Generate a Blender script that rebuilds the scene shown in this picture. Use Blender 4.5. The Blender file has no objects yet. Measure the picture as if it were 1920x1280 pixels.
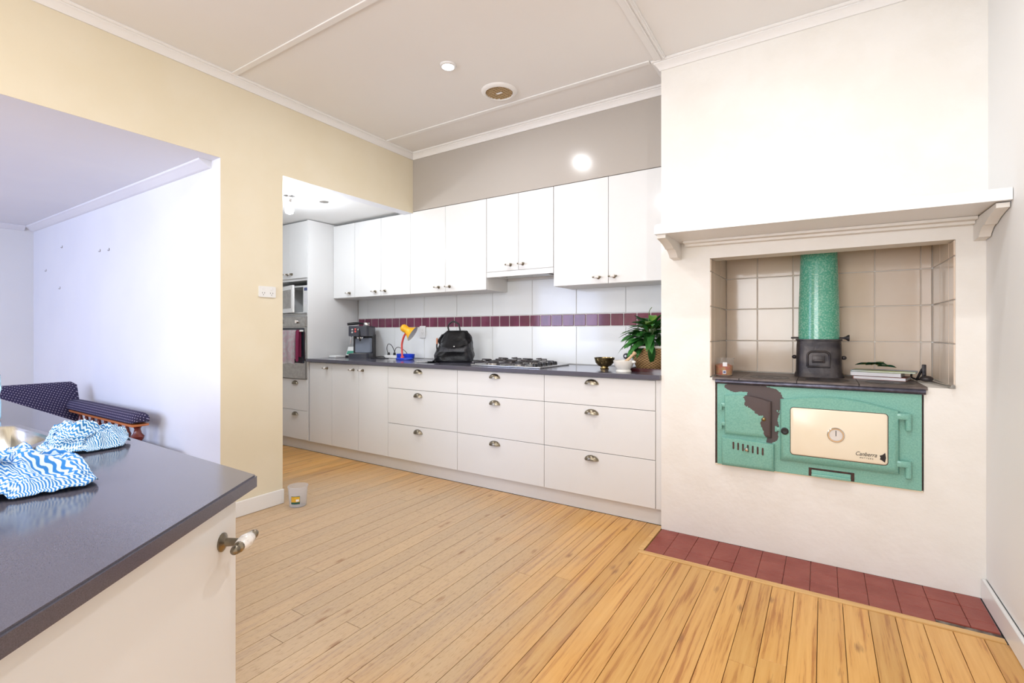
import bpy, bmesh, math, random
from mathutils import Vector, Matrix, noise
R = math.radians
random.seed(7)
S = bpy.context.scene
COL = S.collection
# ------------------------------------------------------------------ camera
F, YAW, YH, H = 910.0, R(32.67), 623.0, 1.16
cd = bpy.data.cameras.new('camera'); cam = bpy.data.objects.new('camera', cd); COL.objects.link(cam)
cd.sensor_width = 36; cd.lens = F/1920*36; cd.shift_y = (YH-640)/1920; cd.clip_start = .03
cam.location = (0, 0, H); cam.rotation_euler = (R(90), 0, YAW); S.camera = cam
def at(x, y, z):
    """pixel of the 1920x1280 frame -> point on the level plane at height z"""
    f = Vector((-math.sin(YAW), math.cos(YAW), 0)); r = Vector((math.cos(YAW), math.sin(YAW), 0))
    d = f + r*((x-960)/F) + Vector((0, 0, (YH-y)/F)); return Vector((0, 0, H)) + d*((z-H)/d.z)
# ------------------------------------------------------------------ light and exposure
S.view_settings.view_transform = 'Standard'; S.view_settings.look = 'None'; S.view_settings.gamma = 1
S.view_settings.exposure = 0.5
try: S.view_settings.use_curve_mapping = False
except Exception: pass
w = bpy.data.worlds.new('world'); S.world = w; w.use_nodes = True
w.node_tree.nodes['Background'].inputs[0].default_value = (.80, .88, 1, 1); w.node_tree.nodes['Background'].inputs[1].default_value = 1.5
def area(name, loc, rot, sx, sy, power, col):
    l = bpy.data.lights.new(name, 'AREA'); l.shape = 'RECTANGLE'; l.size = sx; l.size_y = sy; l.energy = power; l.color = col
    o = bpy.data.objects.new(name, l); o.location = loc; o.rotation_euler = rot; COL.objects.link(o); return o
# daylight at unseen windows; the kitchen one is added as fill for the room
area('added_window_fill', (-1.3, -2.93, 1.55), (R(-90), 0, R(180)), 2.2, 1.3, 64, (.96, .98, 1))
area('dining_window_daylight', (-4.7, -1.93, 1.45), (R(-90), 0, R(180)), 2.2, 1.3, 42, (.52, .63, 1))
DOWNLIGHT_W, DOWNLIGHT_COL = 7.5, (.97, .98, 1)
PENDANT_W, PENDANT_COL = 5.5, (.86, .92, 1)
# ------------------------------------------------------------------ materials
M = {}
def mk(name, col, rough=.5, metal=0, col2=None, ns=20, stretch=(1, 1, 1), bump=0, bs=60, coat=0, spec=.5, lo=.4, hi=.6, trans=0, ior=1.45, alpha=1, sheen=0, space='Object', detail=4):
    m = bpy.data.materials.new(name); m.use_nodes = True; nt = m.node_tree; N, L = nt.nodes, nt.links
    b = N['Principled BSDF']; b.inputs['Base Color'].default_value = (*col, 1); b.inputs['Roughness'].default_value = rough
    b.inputs['Metallic'].default_value = metal; b.inputs['Coat Weight'].default_value = coat; b.inputs['Specular IOR Level'].default_value = spec
    b.inputs['Transmission Weight'].default_value = trans; b.inputs['IOR'].default_value = ior; b.inputs['Alpha'].default_value = alpha
    b.inputs['Sheen Weight'].default_value = sheen
    tc = N.new('ShaderNodeTexCoord'); mp = N.new('ShaderNodeMapping'); mp.inputs['Scale'].default_value = stretch
    L.new(tc.outputs[space], mp.inputs['Vector'])
    if col2:
        n = N.new('ShaderNodeTexNoise'); n.inputs['Scale'].default_value = ns; n.inputs['Detail'].default_value = detail; L.new(mp.outputs[0], n.inputs['Vector'])
        r = N.new('ShaderNodeValToRGB'); r.color_ramp.elements[0].position = lo; r.color_ramp.elements[1].position = hi
        r.color_ramp.elements[0].color = (*col, 1); r.color_ramp.elements[1].color = (*col2, 1)
        L.new(n.outputs['Fac'], r.inputs['Fac']); L.new(r.outputs['Color'], b.inputs['Base Color'])
    if bump:
        n2 = N.new('ShaderNodeTexNoise'); n2.inputs['Scale'].default_value = bs; n2.inputs['Detail'].default_value = 5; L.new(mp.outputs[0], n2.inputs['Vector'])
        bp = N.new('ShaderNodeBump'); bp.inputs['Strength'].default_value = bump; bp.inputs['Distance'].default_value = .01
        L.new(n2.outputs['Fac'], bp.inputs['Height']); L.new(bp.outputs['Normal'], b.inputs['Normal'])
    M[name] = m; return m
def emis(name, col, s):
    m = bpy.data.materials.new(name); m.use_nodes = True; b = m.node_tree.nodes['Principled BSDF']
    b.inputs['Emission Color'].default_value = (*col, 1); b.inputs['Emission Strength'].default_value = s; M[name] = m
mk('wall_cream', (.78, .70, .53), .55, col2=(.80, .725, .565), ns=3, bump=.03, bs=90)
mk('plaster_white', (.83, .805, .755), .6, col2=(.86, .84, .80), ns=4, bump=.35, bs=14)
mk('wall_white', (.82, .82, .81), .5, bump=.04, bs=60)
mk('wall_lilac', (.80, .81, .86), .6, col2=(.82, .83, .87), ns=2, bump=.03, bs=60)
mk('bulkhead', (.46, .42, .38), .16, spec=.5)
mk('ceiling', (.86, .84, .825), .6, col2=(.87, .855, .84), ns=2)
mk('trim_white', (.87, .86, .85), .4)
mk('gloss_white', (.82, .82, .82), .25, spec=.45)
mk('cab_white', (.77, .77, .765), .14, spec=.45)
mk('cab_side', (.80, .79, .77), .4)
mk('stone', (.07, .068, .09), .14, col2=(.105, .10, .13), ns=900, spec=.8, lo=.35, hi=.65)
mk('tile_white', (.80, .82, .83), .12, spec=.5)
mk('tile_maroon', (.135, .028, .06), .1, col2=(.19, .04, .085), ns=14, spec=.6, stretch=(1, 1, .3))
mk('tile_niche', (.76, .625, .50), .1, col2=(.78, .66, .55), ns=3, bump=.05, bs=12)
mk('grout', (.74, .72, .70), .9)
mk('grout_dark', (.20, .16, .14), .9)
mk('hearth_red', (.25, .048, .034), .42, col2=(.31, .075, .055), ns=9, bump=.25, bs=40, lo=.35, hi=.7)
mk('hearth_bed', (.10, .07, .06), .9, col2=(.25, .22, .19), ns=30)
mk('dark_gap', (.02, .015, .012), .95)
mk('enamel', (.18, .42, .35), .18, col2=(.22, .48, .40), ns=160, bump=.06, bs=25, spec=.5)
mk('enamel_flue', (.10, .42, .29), .16, col2=(.30, .62, .48), ns=120, spec=.6, lo=.45, hi=.68)
mk('enamel_cream', (.82, .73, .565), .2, col2=(.84, .755, .60), ns=3)
mk('iron', (.028, .025, .03), .38, col2=(.07, .06, .06), ns=14, bump=.15, bs=60, metal=.4)
mk('iron_top', (.10, .08, .075), .45, col2=(.17, .14, .13), ns=10, bump=.12, bs=40, metal=.35)
mk('iron_rail', (.06, .06, .085), .25, metal=.6, col2=(.10, .10, .14), ns=40)
mk('rust', (.09, .045, .035), .8, col2=(.05, .03, .028), ns=50, bump=.4, bs=70)
mk('steel', (.50, .49, .47), .22, metal=1, col2=(.42, .41, .39), ns=30, stretch=(1, 30, 1))
mk('steel_dark', (.30, .28, .25), .22, metal=1)
mk('chrome', (.75, .74, .74), .12, metal=1)
mk('pewter', (.20, .17, .13), .3, metal=1, col2=(.30, .26, .19), ns=60)
mk('brass_old', (.20, .15, .07), .3, metal=1, col2=(.30, .23, .11), ns=40)
mk('porcelain', (.78, .74, .70), .15, col2=(.70, .65, .61), ns=140, lo=.56, hi=.6)
mk('black_plastic', (.02, .02, .022), .35)
mk('graphite', (.055, .058, .075), .32, spec=.5)
mk('graphite_side', (.028, .028, .032), .4)
mk('white_plastic', (.82, .82, .81), .3)
mk('glass_dark', (.02, .025, .035), .05, spec=.6)
mk('clear_plastic', (.94, .95, .98), .2, trans=.75, ior=1.1); mk('clear_thin', (.97, .97, .97), .06, trans=.95, ior=1.1)
mk('tank_plastic', (.55, .62, .75), .12, trans=.6, ior=1.2)
mk('leather', (.018, .018, .022), .36, col2=(.03, .03, .036), ns=60, bump=.3, bs=45, spec=.5)
mk('leather_flap', (.014, .014, .017), .32, bump=.25, bs=50)
mk('suede_tan', (.50, .22, .13), .7)
mk('yellow', (.88, .44, .015), .35); mk('red', (.75, .10, .08), .4); mk('blue', (.015, .06, .62), .3); mk('lamp_inside', (.72, .73, .76), .35)
mk('paper', (.82, .82, .84), .7); mk('cover_a', (.10, .25, .55), .35, col2=(.50, .62, .16), ns=4); mk('cover_red', (.30, .08, .05), .5); mk('page', (.84, .83, .85), .7, col2=(.76, .75, .77), ns=300, stretch=(.05, .05, 1))
mk('leaf', (.035, .19, .035), .3, col2=(.09, .32, .07), ns=8, spec=.5)
mk('leaf_pale', (.10, .30, .03), .35, col2=(.22, .36, .06), ns=12)
mk('leaf_dry', (.34, .36, .06), .6, col2=(.06, .26, .16), ns=25); mk('stem', (.12, .22, .06), .5)
mk('soil', (.03, .02, .015), .95)
mk('tray_red', (.06, .008, .012), .15, coat=.4)
mk('mortar', (.80, .77, .71), .3); mk('pestle_wood', (.66, .44, .26), .5)
mk('bowl_brass', (.28, .21, .09), .22, metal=1, col2=(.40, .31, .15), ns=25)
mk('mahogany', (.20, .035, .02), .2, col2=(.13, .02, .012), ns=18, stretch=(1, 1, .2), coat=.3)
mk('wood_edge', (.55, .17, .05), .35)
mk('pine_trim', (.72, .44, .17), .35, col2=(.62, .35, .12), ns=6, stretch=(.5, 8, 8))
mk('subfloor', (.012, .007, .004), .95)
mk('soap', (.45, .74, .88), .12, trans=.5, ior=1.3)
mk('label_yellow', (.78, .52, .05), .5, col2=(.70, .40, .04), ns=40); mk('label_green', (.02, .10, .07), .5); mk('label_white', (.85, .84, .88), .5); mk('print_blue', (.10, .12, .25), .5)
mk('salsa', (.58, .12, .06), .4, col2=(.62, .32, .10), ns=40); mk('towel_dark', (.45, .06, .16), .85)
mk('towel', (.86, .68, .74), .9, col2=(.90, .84, .86), ns=30, lo=.45, hi=.55)
mk('vent_gold', (.52, .37, .20), .5); mk('vent_dark', (.06, .035, .02), .8)
mk('ink', (.015, .012, .014), .5); mk('dial', (.70, .66, .62), .3); mk('phone_green', (.05, .32, .22), .3)
emis('lens_glow', (1, .97, .92), 30); emis('bulb_glow', (.97, .98, 1), 30); emis('led_red', (1, .1, .05), .6)

def uvpattern(name, fn):
    m = bpy.data.materials.new(name); m.use_nodes = True; nt = m.node_tree; fn(nt.nodes, nt.links, nt.nodes['Principled BSDF']); M[name] = m
def nmath(N, L, op, a, b=None, c=None):
    n = N.new('ShaderNodeMath'); n.operation = op
    for i, v in enumerate((a, b, c)):
        if v is None: continue
        if isinstance(v, (int, float)): n.inputs[i].default_value = v
        else: L.new(v, n.inputs[i])
    return n.outputs[0]
def wipe(dark):
    def f(N, L, b):
        uv = N.new('ShaderNodeUVMap'); s = N.new('ShaderNodeSeparateXYZ'); L.new(uv.outputs[0], s.inputs[0])
        nz = N.new('ShaderNodeTexNoise'); nz.inputs['Scale'].default_value = 90; L.new(uv.outputs[0], nz.inputs['Vector'])
        wv = nmath(N, L, 'MULTIPLY', nmath(N, L, 'SINE', nmath(N, L, 'MULTIPLY', s.outputs[0], 190)), 1.3)
        ph = nmath(N, L, 'ADD', nmath(N, L, 'MULTIPLY', s.outputs[1], 235), wv)
        st = nmath(N, L, 'ADD', nmath(N, L, 'SINE', ph), nmath(N, L, 'MULTIPLY', nmath(N, L, 'SUBTRACT', nz.outputs['Fac'], .5), 1.6))
        r = N.new('ShaderNodeValToRGB'); r.color_ramp.elements[0].position = .42; r.color_ramp.elements[1].position = .62
        r.color_ramp.elements[0].color = (.66, .80, .91, 1); r.color_ramp.elements[1].color = (*dark, 1)
        L.new(nmath(N, L, 'ADD', nmath(N, L, 'MULTIPLY', st, .5), .5), r.inputs['Fac']); L.new(r.outputs[0], b.inputs['Base Color']); b.inputs['Roughness'].default_value = .9
    return f
uvpattern('wipe_a', wipe((.03, .22, .62))); uvpattern('wipe_b', wipe((.02, .19, .47)))
def dots(N, L, b):
    tc = N.new('ShaderNodeTexCoord'); q = N.new('ShaderNodeSeparateXYZ'); L.new(tc.outputs['Object'], q.inputs[0])
    u = nmath(N, L, 'ADD', q.outputs[0], q.outputs[1]); v = nmath(N, L, 'ADD', q.outputs[2], nmath(N, L, 'MULTIPLY', q.outputs[1], .45))
    a = nmath(N, L, 'SINE', nmath(N, L, 'MULTIPLY', nmath(N, L, 'ADD', u, v), 165)); c = nmath(N, L, 'SINE', nmath(N, L, 'MULTIPLY', nmath(N, L, 'SUBTRACT', u, v), 165))
    r = N.new('ShaderNodeValToRGB'); r.color_ramp.elements[0].position = .62; r.color_ramp.elements[1].position = .8
    r.color_ramp.elements[1].color = (.42, .36, .46, 1); r.color_ramp.elements[0].color = (.026, .02, .062, 1)
    L.new(nmath(N, L, 'MULTIPLY', a, c), r.inputs['Fac']); L.new(r.outputs[0], b.inputs['Base Color']); b.inputs['Roughness'].default_value = .85
uvpattern('upholstery', dots)
def weave(N, L, b):
    tc = N.new('ShaderNodeTexCoord'); s = N.new('ShaderNodeSeparateXYZ'); L.new(tc.outputs['Object'], s.inputs[0])
    a = nmath(N, L, 'MULTIPLY', nmath(N, L, 'ARCTAN2', s.outputs[1], s.outputs[0]), 26)
    k = nmath(N, L, 'MULTIPLY', nmath(N, L, 'SINE', a), nmath(N, L, 'SINE', nmath(N, L, 'MULTIPLY', s.outputs[2], 380)))
    r = N.new('ShaderNodeValToRGB'); r.color_ramp.elements[0].color = (.12, .055, .02, 1); r.color_ramp.elements[1].color = (.52, .32, .13, 1)
    f = nmath(N, L, 'ADD', nmath(N, L, 'MULTIPLY', k, .5), .5); L.new(f, r.inputs['Fac']); L.new(r.outputs[0], b.inputs['Base Color'])
    bp = N.new('ShaderNodeBump'); bp.inputs['Strength'].default_value = .6; bp.inputs['Distance'].default_value = .004; L.new(f, bp.inputs['Height']); L.new(bp.outputs[0], b.inputs['Normal']); b.inputs['Roughness'].default_value = .6
uvpattern('wicker', weave)
def chipped(N, L, b):   # green enamel worn to bare iron where the door and its surround have chipped
    tc = N.new('ShaderNodeTexCoord'); s = N.new('ShaderNodeSeparateXYZ'); L.new(tc.outputs['Object'], s.inputs[0])
    nz = N.new('ShaderNodeTexNoise'); nz.inputs['Scale'].default_value = 22; nz.inputs['Detail'].default_value = 5; L.new(tc.outputs['Object'], nz.inputs['Vector'])
    fine = N.new('ShaderNodeTexNoise'); fine.inputs['Scale'].default_value = 160; L.new(tc.outputs['Object'], fine.inputs['Vector'])
    # distance to the bare patch, centred over the upper right of the firebox door
    dx = nmath(N, L, 'DIVIDE', nmath(N, L, 'ADD', s.outputs[0], .202), .105); dz = nmath(N, L, 'DIVIDE', nmath(N, L, 'SUBTRACT', s.outputs[2], .372), .085)
    d1 = nmath(N, L, 'SQRT', nmath(N, L, 'ADD', nmath(N, L, 'MULTIPLY', dx, dx), nmath(N, L, 'MULTIPLY', dz, dz)))
    ex = nmath(N, L, 'DIVIDE', nmath(N, L, 'ADD', s.outputs[0], .172), .042); ez = nmath(N, L, 'DIVIDE', nmath(N, L, 'SUBTRACT', s.outputs[2], .262), .13)
    d2 = nmath(N, L, 'SQRT', nmath(N, L, 'ADD', nmath(N, L, 'MULTIPLY', ex, ex), nmath(N, L, 'MULTIPLY', ez, ez)))
    fx = nmath(N, L, 'DIVIDE', nmath(N, L, 'ADD', s.outputs[0], .31), .11); fz = nmath(N, L, 'DIVIDE', nmath(N, L, 'SUBTRACT', s.outputs[2], .434), .028)
    d3 = nmath(N, L, 'SQRT', nmath(N, L, 'ADD', nmath(N, L, 'MULTIPLY', fx, fx), nmath(N, L, 'MULTIPLY', fz, fz)))
    d = nmath(N, L, 'MINIMUM', nmath(N, L, 'MINIMUM', d1, d2), d3)
    d = nmath(N, L, 'ADD', d, nmath(N, L, 'MULTIPLY', nmath(N, L, 'SUBTRACT', nz.outputs['Fac'], .5), 1.1))
    k = nmath(N, L, 'LESS_THAN', d, .92)
    mx = N.new('ShaderNodeMix'); mx.data_type = 'RGBA'; L.new(k, mx.inputs[0])
    r = N.new('ShaderNodeValToRGB'); r.color_ramp.elements[0].position = .4; r.color_ramp.elements[1].position = .6
    r.color_ramp.elements[0].color = (.18, .42, .35, 1); r.color_ramp.elements[1].color = (.22, .48, .40, 1)
    L.new(fine.outputs['Fac'], r.inputs['Fac']); L.new(r.outputs[0], mx.inputs[6]); mx.inputs[7].default_value = (.085, .062, .062, 1)
    L.new(mx.outputs[2], b.inputs['Base Color'])
    L.new(nmath(N, L, 'ADD', nmath(N, L, 'MULTIPLY', k, .35), .22), b.inputs['Roughness'])
uvpattern('enamel_chipped', chipped)
def pine(N, L, b):
    tc = N.new('ShaderNodeTexCoord'); oi = N.new('ShaderNodeObjectInfo'); geo = N.new('ShaderNodeNewGeometry')
    off = N.new('ShaderNodeVectorMath'); off.operation = 'ADD'; cmb = N.new('ShaderNodeCombineXYZ')
    L.new(nmath(N, L, 'MULTIPLY', oi.outputs['Random'], 40), cmb.inputs[0]); L.new(nmath(N, L, 'MULTIPLY', oi.outputs['Random'], 23), cmb.inputs[1])
    L.new(tc.outputs['Object'], off.inputs[0]); L.new(cmb.outputs[0], off.inputs[1])
    def noi(scale, st, detail=4, dist=0):
        mp = N.new('ShaderNodeMapping'); mp.inputs['Scale'].default_value = st; L.new(off.outputs[0], mp.inputs[0])
        n = N.new('ShaderNodeTexNoise'); n.inputs['Scale'].default_value = scale; n.inputs['Detail'].default_value = detail; n.inputs['Distortion'].default_value = dist; L.new(mp.outputs[0], n.inputs['Vector']); return n.outputs['Fac']
    g1 = noi(9, (5.5, .2, 1), 5, .5); g2 = noi(60, (6, .25, 1), 3)
    r = N.new('ShaderNodeValToRGB'); e = r.color_ramp.elements; e[0].position = .36; e[0].color = (.42, .17, .04, 1); e[1].position = .66; e[1].color = (.71, .405, .13, 1)
    m1 = e.new(.47); m1.color = (.64, .335, .095, 1); L.new(nmath(N, L, 'ADD', nmath(N, L, 'MULTIPLY', g1, .8), nmath(N, L, 'MULTIPLY', g2, .2)), r.inputs['Fac'])
    hs = N.new('ShaderNodeHueSaturation'); L.new(r.outputs[0], hs.inputs['Color']); L.new(nmath(N, L, 'ADD', nmath(N, L, 'MULTIPLY', oi.outputs['Random'], .25), .88), hs.inputs['Value'])
    # knots
    mpk = N.new('ShaderNodeMapping'); mpk.inputs['Scale'].default_value = (9, 3.4, 1); L.new(off.outputs[0], mpk.inputs[0])
    vo = N.new('ShaderNodeTexVoronoi'); vo.inputs['Scale'].default_value = 1; L.new(mpk.outputs[0], vo.inputs['Vector'])
    kn = N.new('ShaderNodeValToRGB'); kn.color_ramp.elements[0].position = .03; kn.color_ramp.elements[0].color = (1, 1, 1, 1); kn.color_ramp.elements[1].position = .14; kn.color_ramp.elements[1].color = (0, 0, 0, 1)
    L.new(nmath(N, L, 'ADD', vo.outputs['Distance'], nmath(N, L, 'MULTIPLY', nmath(N, L, 'SUBTRACT', g2, .5), .28)), kn.inputs['Fac'])
    mk1 = N.new('ShaderNodeMix'); mk1.data_type = 'RGBA'; L.new(nmath(N, L, 'MULTIPLY', kn.outputs[0], .75), mk1.inputs[0]); mk1.inputs[7].default_value = (.25, .10, .03, 1)
    # worn, greyed varnish along the walking line
    sp = N.new('ShaderNodeSeparateXYZ'); L.new(geo.outputs['Position'], sp.inputs[0])
    wn = N.new('ShaderNodeTexNoise'); wn.inputs['Scale'].default_value = 1.7; wn.inputs['Detail'].default_value = 6; L.new(geo.outputs['Position'], wn.inputs['Vector'])
    fx = nmath(N, L, 'DIVIDE', nmath(N, L, 'ADD', sp.outputs[0], 2.35), 1.35); fy = nmath(N, L, 'DIVIDE', nmath(N, L, 'SUBTRACT', sp.outputs[1], 1.45), 1.45)
    dd = nmath(N, L, 'ADD', nmath(N, L, 'MULTIPLY', fx, fx), nmath(N, L, 'MULTIPLY', fy, fy))
    wr = N.new('ShaderNodeValToRGB'); wr.color_ramp.elements[0].position = .35; wr.color_ramp.elements[0].color = (1, 1, 1, 1); wr.color_ramp.elements[1].position = 1.0; wr.color_ramp.elements[1].color = (0, 0, 0, 1)
    L.new(nmath(N, L, 'ADD', nmath(N, L, 'MULTIPLY', dd, .62), nmath(N, L, 'MULTIPLY', nmath(N, L, 'SUBTRACT', wn.outputs['Fac'], .5), 1.0)), wr.inputs['Fac'])
    sc = noi(70, (4, .45, 1), 8)
    sr = N.new('ShaderNodeValToRGB'); sr.color_ramp.elements[0].position = .34; sr.color_ramp.elements[0].color = (.29, .22, .155, 1); sr.color_ramp.elements[1].position = .45; sr.color_ramp.elements[1].color = (.50, .40, .285, 1); L.new(sc, sr.inputs['Fac'])
    mk2 = N.new('ShaderNodeMix'); mk2.data_type = 'RGBA'; L.new(nmath(N, L, 'MULTIPLY', wr.outputs[0], .72), mk2.inputs[0]); L.new(hs.outputs[0], mk2.inputs[6]); L.new(sr.outputs[0], mk2.inputs[7])
    L.new(mk2.outputs[2], mk1.inputs[6]); L.new(mk1.outputs[2], b.inputs['Base Color'])
    L.new(nmath(N, L, 'ADD', nmath(N, L, 'MULTIPLY', wr.outputs[0], .08), nmath(N, L, 'ADD', .27, nmath(N, L, 'MULTIPLY', g2, .08))), b.inputs['Roughness'])
    bp = N.new('ShaderNodeBump'); bp.inputs['Strength'].default_value = .08; bp.inputs['Distance'].default_value = .002; L.new(g2, bp.inputs['Height']); L.new(bp.outputs[0], b.inputs['Normal'])
uvpattern('pine', pine)

# ------------------------------------------------------------------ mesh helpers
def _mi(bm, vs, mi):
    if mi:
        for v in vs:
            for f in v.link_faces: f.material_index = mi
def box(bm, x0, x1, y0, y1, z0, z1, bev=0, mi=0, seg=2):
    r = bmesh.ops.create_cube(bm, size=1, matrix=Matrix.Translation(((x0+x1)/2, (y0+y1)/2, (z0+z1)/2)) @ Matrix.Diagonal((x1-x0, y1-y0, z1-z0, 1)))
    vs = r['verts']; _mi(bm, vs, mi)
    if bev:
        es = list({e for v in vs for e in v.link_edges})
        b = bmesh.ops.bevel(bm, geom=es, offset=bev, segments=seg, affect='EDGES', profile=.5)
        vs = b['verts']
        if mi:
            for f in b['faces']: f.material_index = mi
    return vs
def frame_of(d):
    d = Vector(d).normalized(); a = Vector((0, 0, 1)) if abs(d.z) < .95 else Vector((1, 0, 0))
    u = d.cross(a).normalized(); return u, d.cross(u).normalized(), d
def loft(bm, rings, mi=0, cap=True, closed=False):
    vr = [[bm.verts.new(p) for p in r] for r in rings]; fs = []; n = len(vr[0])
    for i in range(len(vr)-(0 if closed else 1)):
        A, B = vr[i], vr[(i+1) % len(vr)]
        for k in range(n): fs.append(bm.faces.new((A[k], A[(k+1) % n], B[(k+1) % n], B[k])))
    if cap and not closed:
        fs.append(bm.faces.new(list(reversed(vr[0])))); fs.append(bm.faces.new(vr[-1]))
    for f in fs: f.material_index = mi
    return fs
def tube(bm, pts, r, n=10, mi=0, rs=None):
    pts = [Vector(p) for p in pts]; rings = []; u = None
    for i, p in enumerate(pts):
        d = (pts[min(i+1, len(pts)-1)]-pts[max(i-1, 0)]).normalized()
        if u is None: u, v, _ = frame_of(d)
        else: u = (u-d*u.dot(d)).normalized()
        v = d.cross(u); q = rs[i] if rs else r
        rings.append([p+(u*math.cos(2*math.pi*k/n)+v*math.sin(2*math.pi*k/n))*q for k in range(n)])
    loft(bm, rings, mi)
def cyl(bm, p0, p1, r0, r1=None, n=20, mi=0): tube(bm, [p0, p1], r0, n, mi, [r0, r0 if r1 is None else r1])
def lathe(bm, prof, c=(0, 0, 0), n=28, mi=0, d=(0, 0, 1), cap=True, sx=1, sy=1):
    u, v, a = frame_of(d); c = Vector(c)
    if abs(a.z) > .95: u, v = Vector((1, 0, 0)), Vector((0, 1, 0))*(1 if a.z > 0 else -1)
    loft(bm, [[c+a*z+(u*math.cos(2*math.pi*k/n)*sx+v*math.sin(2*math.pi*k/n)*sy)*max(r, 1e-4) for k in range(n)] for r, z in prof], mi, cap)
def ell(bm, c, r, n=16, mi=0, mat=None):
    m = Matrix.Translation(c) @ (mat or Matrix()) @ Matrix.Diagonal((*r, 1))
    vs = bmesh.ops.create_uvsphere(bm, u_segments=n, v_segments=max(8, n*2//3), radius=1, matrix=m)['verts']; _mi(bm, vs, mi); return vs
def prism(bm, poly, fn, a, b, mi=0):
    """2D outline extruded from depth a to depth b, placed by fn(u, v, depth)"""
    A = [bm.verts.new(fn(u, v, a)) for u, v in poly]; B = [bm.verts.new(fn(u, v, b)) for u, v in poly]; n = len(poly); fs = []
    fs.append(bm.faces.new(A)); fs.append(bm.faces.new(list(reversed(B))))
    for k in range(n): fs.append(bm.faces.new((A[k], B[k], B[(k+1) % n], A[(k+1) % n])))
    for f in fs: f.material_index = mi
    return fs
XZ = lambda u, v, d: (u, d, v)
XY = lambda u, v, d: (u, v, d)
YZ = lambda u, v, d: (d, u, v)
def rrect(x0, x1, z0, z1, r, n=4):
    out = []
    for cx, cz, a0 in ((x1-r, z1-r, 0), (x0+r, z1-r, 90), (x0+r, z0+r, 180), (x1-r, z0+r, 270)):
        for k in range(n+1):
            a = R(a0+90*k/n); out.append((cx+r*math.cos(a), cz+r*math.sin(a)))
    return out
def obj(name, bm, mats, parent=None, smooth=35, local=False, label=None):
    bmesh.ops.recalc_face_normals(bm, faces=bm.faces)
    if parent is not None and not local:
        bmesh.ops.translate(bm, verts=bm.verts, vec=-wloc(parent))
    me = bpy.data.meshes.new(name); bm.to_mesh(me); bm.free()
    for m in ([mats] if isinstance(mats, str) else mats): me.materials.append(M[m])
    if smooth in (30, 35): smooth = 20
    if smooth:
        me.polygons.foreach_set('use_smooth', [True]*len(me.polygons)); me.set_sharp_from_angle(angle=R(smooth))
    o = bpy.data.objects.new(name, me); COL.objects.link(o)
    if parent is not None: o.parent = parent
    if label: o['label'] = label
    return o
def wloc(o):
    v = Vector(o.location); p = o.parent
    while p: v = v+Vector(p.location); p = p.parent
    return v
def rebase(o, loc):
    """move the object's origin to loc without moving its geometry"""
    o.data.transform(Matrix.Translation(-(Vector(loc)-Vector(o.location)))); o.location = loc; return o
def tag(o, label, cat, group=None):
    o['label'] = label; o['category'] = cat
    if group: o['group'] = group
    return o
def thing(name, loc, label, cat, group=None, rz=0):
    o = bpy.data.objects.new(name, None); o.empty_display_size = .1; o.location = loc; o.rotation_euler = (0, 0, rz); COL.objects.link(o); return tag(o, label, cat, group)
def struct(name, bm, mat, parent=None, smooth=0, label=None):
    o = obj(name, bm, mat, parent, smooth)
    o['kind'] = 'structure'
    if label: o['label'] = label
    return o
B = bmesh.new
def share(src, name, parent, loc, rot=None, scale=None):
    o = bpy.data.objects.new(name, src.data if hasattr(src, 'data') else src); COL.objects.link(o); o.parent = parent; o.location = loc
    if rot: o.rotation_euler = rot
    if scale: o.scale = scale
    return o
def copy_tree(o, parent=None):
    c = o.copy(); COL.objects.link(c)
    if parent: c.parent = parent
    for ch in list(o.children): copy_tree(ch, c)
    return c

# ------------------------------------------------------------------ dimensions
XL, XR, YB, YC = -3.10, .603, 3.187, 2.89        # left wall, right wall, bulkhead, chimney front
YT, ZC, ZH = 3.50, 2.755, 2.228                  # tile face, ceiling, opening head
CX = -.806                                       # chimney's left edge
YBACK = -3.0
# ------------------------------------------------------------------ shell
bm = B(); box(bm, XL-.004, XL, 1.535, 1.94, 0, ZH); box(bm, XL-.004, XL, YBACK, YB, ZH, ZC); box(bm, XL-.004, XL, YBACK, -.75, 0, ZH)
struct('wall_left', bm, 'wall_cream', label='cream painted wall with two wide openings')
bm = B(); box(bm, XL-.11, XL-.004, 1.535, 1.94, 0, ZH); box(bm, XL-.11, XL-.004, YBACK, YB, ZH, ZC); box(bm, XL-.11, XL-.004, YBACK, -.75, 0, ZH)
struct('wall_left_lining', bm, 'wall_lilac', label='white painted lining of the wide openings')
bm = B(); box(bm, XR, XR+.1, YBACK-.1, YT+.1, 0, ZC); struct('wall_right', bm, 'wall_white', label='plain white wall beside the chimney')
bm = B(); box(bm, XR-.006, XR-.0005, YBACK, YC-.001, .09, 1.705); struct('trim_1', bm, 'wall_white', label='thin white lining sheet on the wall beside the stove, ending level with the mantel')
bm = B(); box(bm, -5.1, CX+.3, YT+.006, YT+.1, 0, ZC); struct('wall_back', bm, 'grout', label='tiled wall behind the kitchen bench')
WB = bpy.data.objects['wall_back']
bm = B(); box(bm, XL, CX, YB, YB+.02, 2.243, ZC); box(bm, XL, CX, YB+.02, YT, 2.262, 2.28)
struct('wall_bulkhead', bm, 'bulkhead', label='taupe bulkhead panel above the wall cupboards')
bm = B(); box(bm, XL-.11, XR+.1, YBACK-.1, YT+.1, ZC, ZC+.06); struct('ceiling', bm, 'ceiling', label='white sheeted kitchen ceiling')
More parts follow.
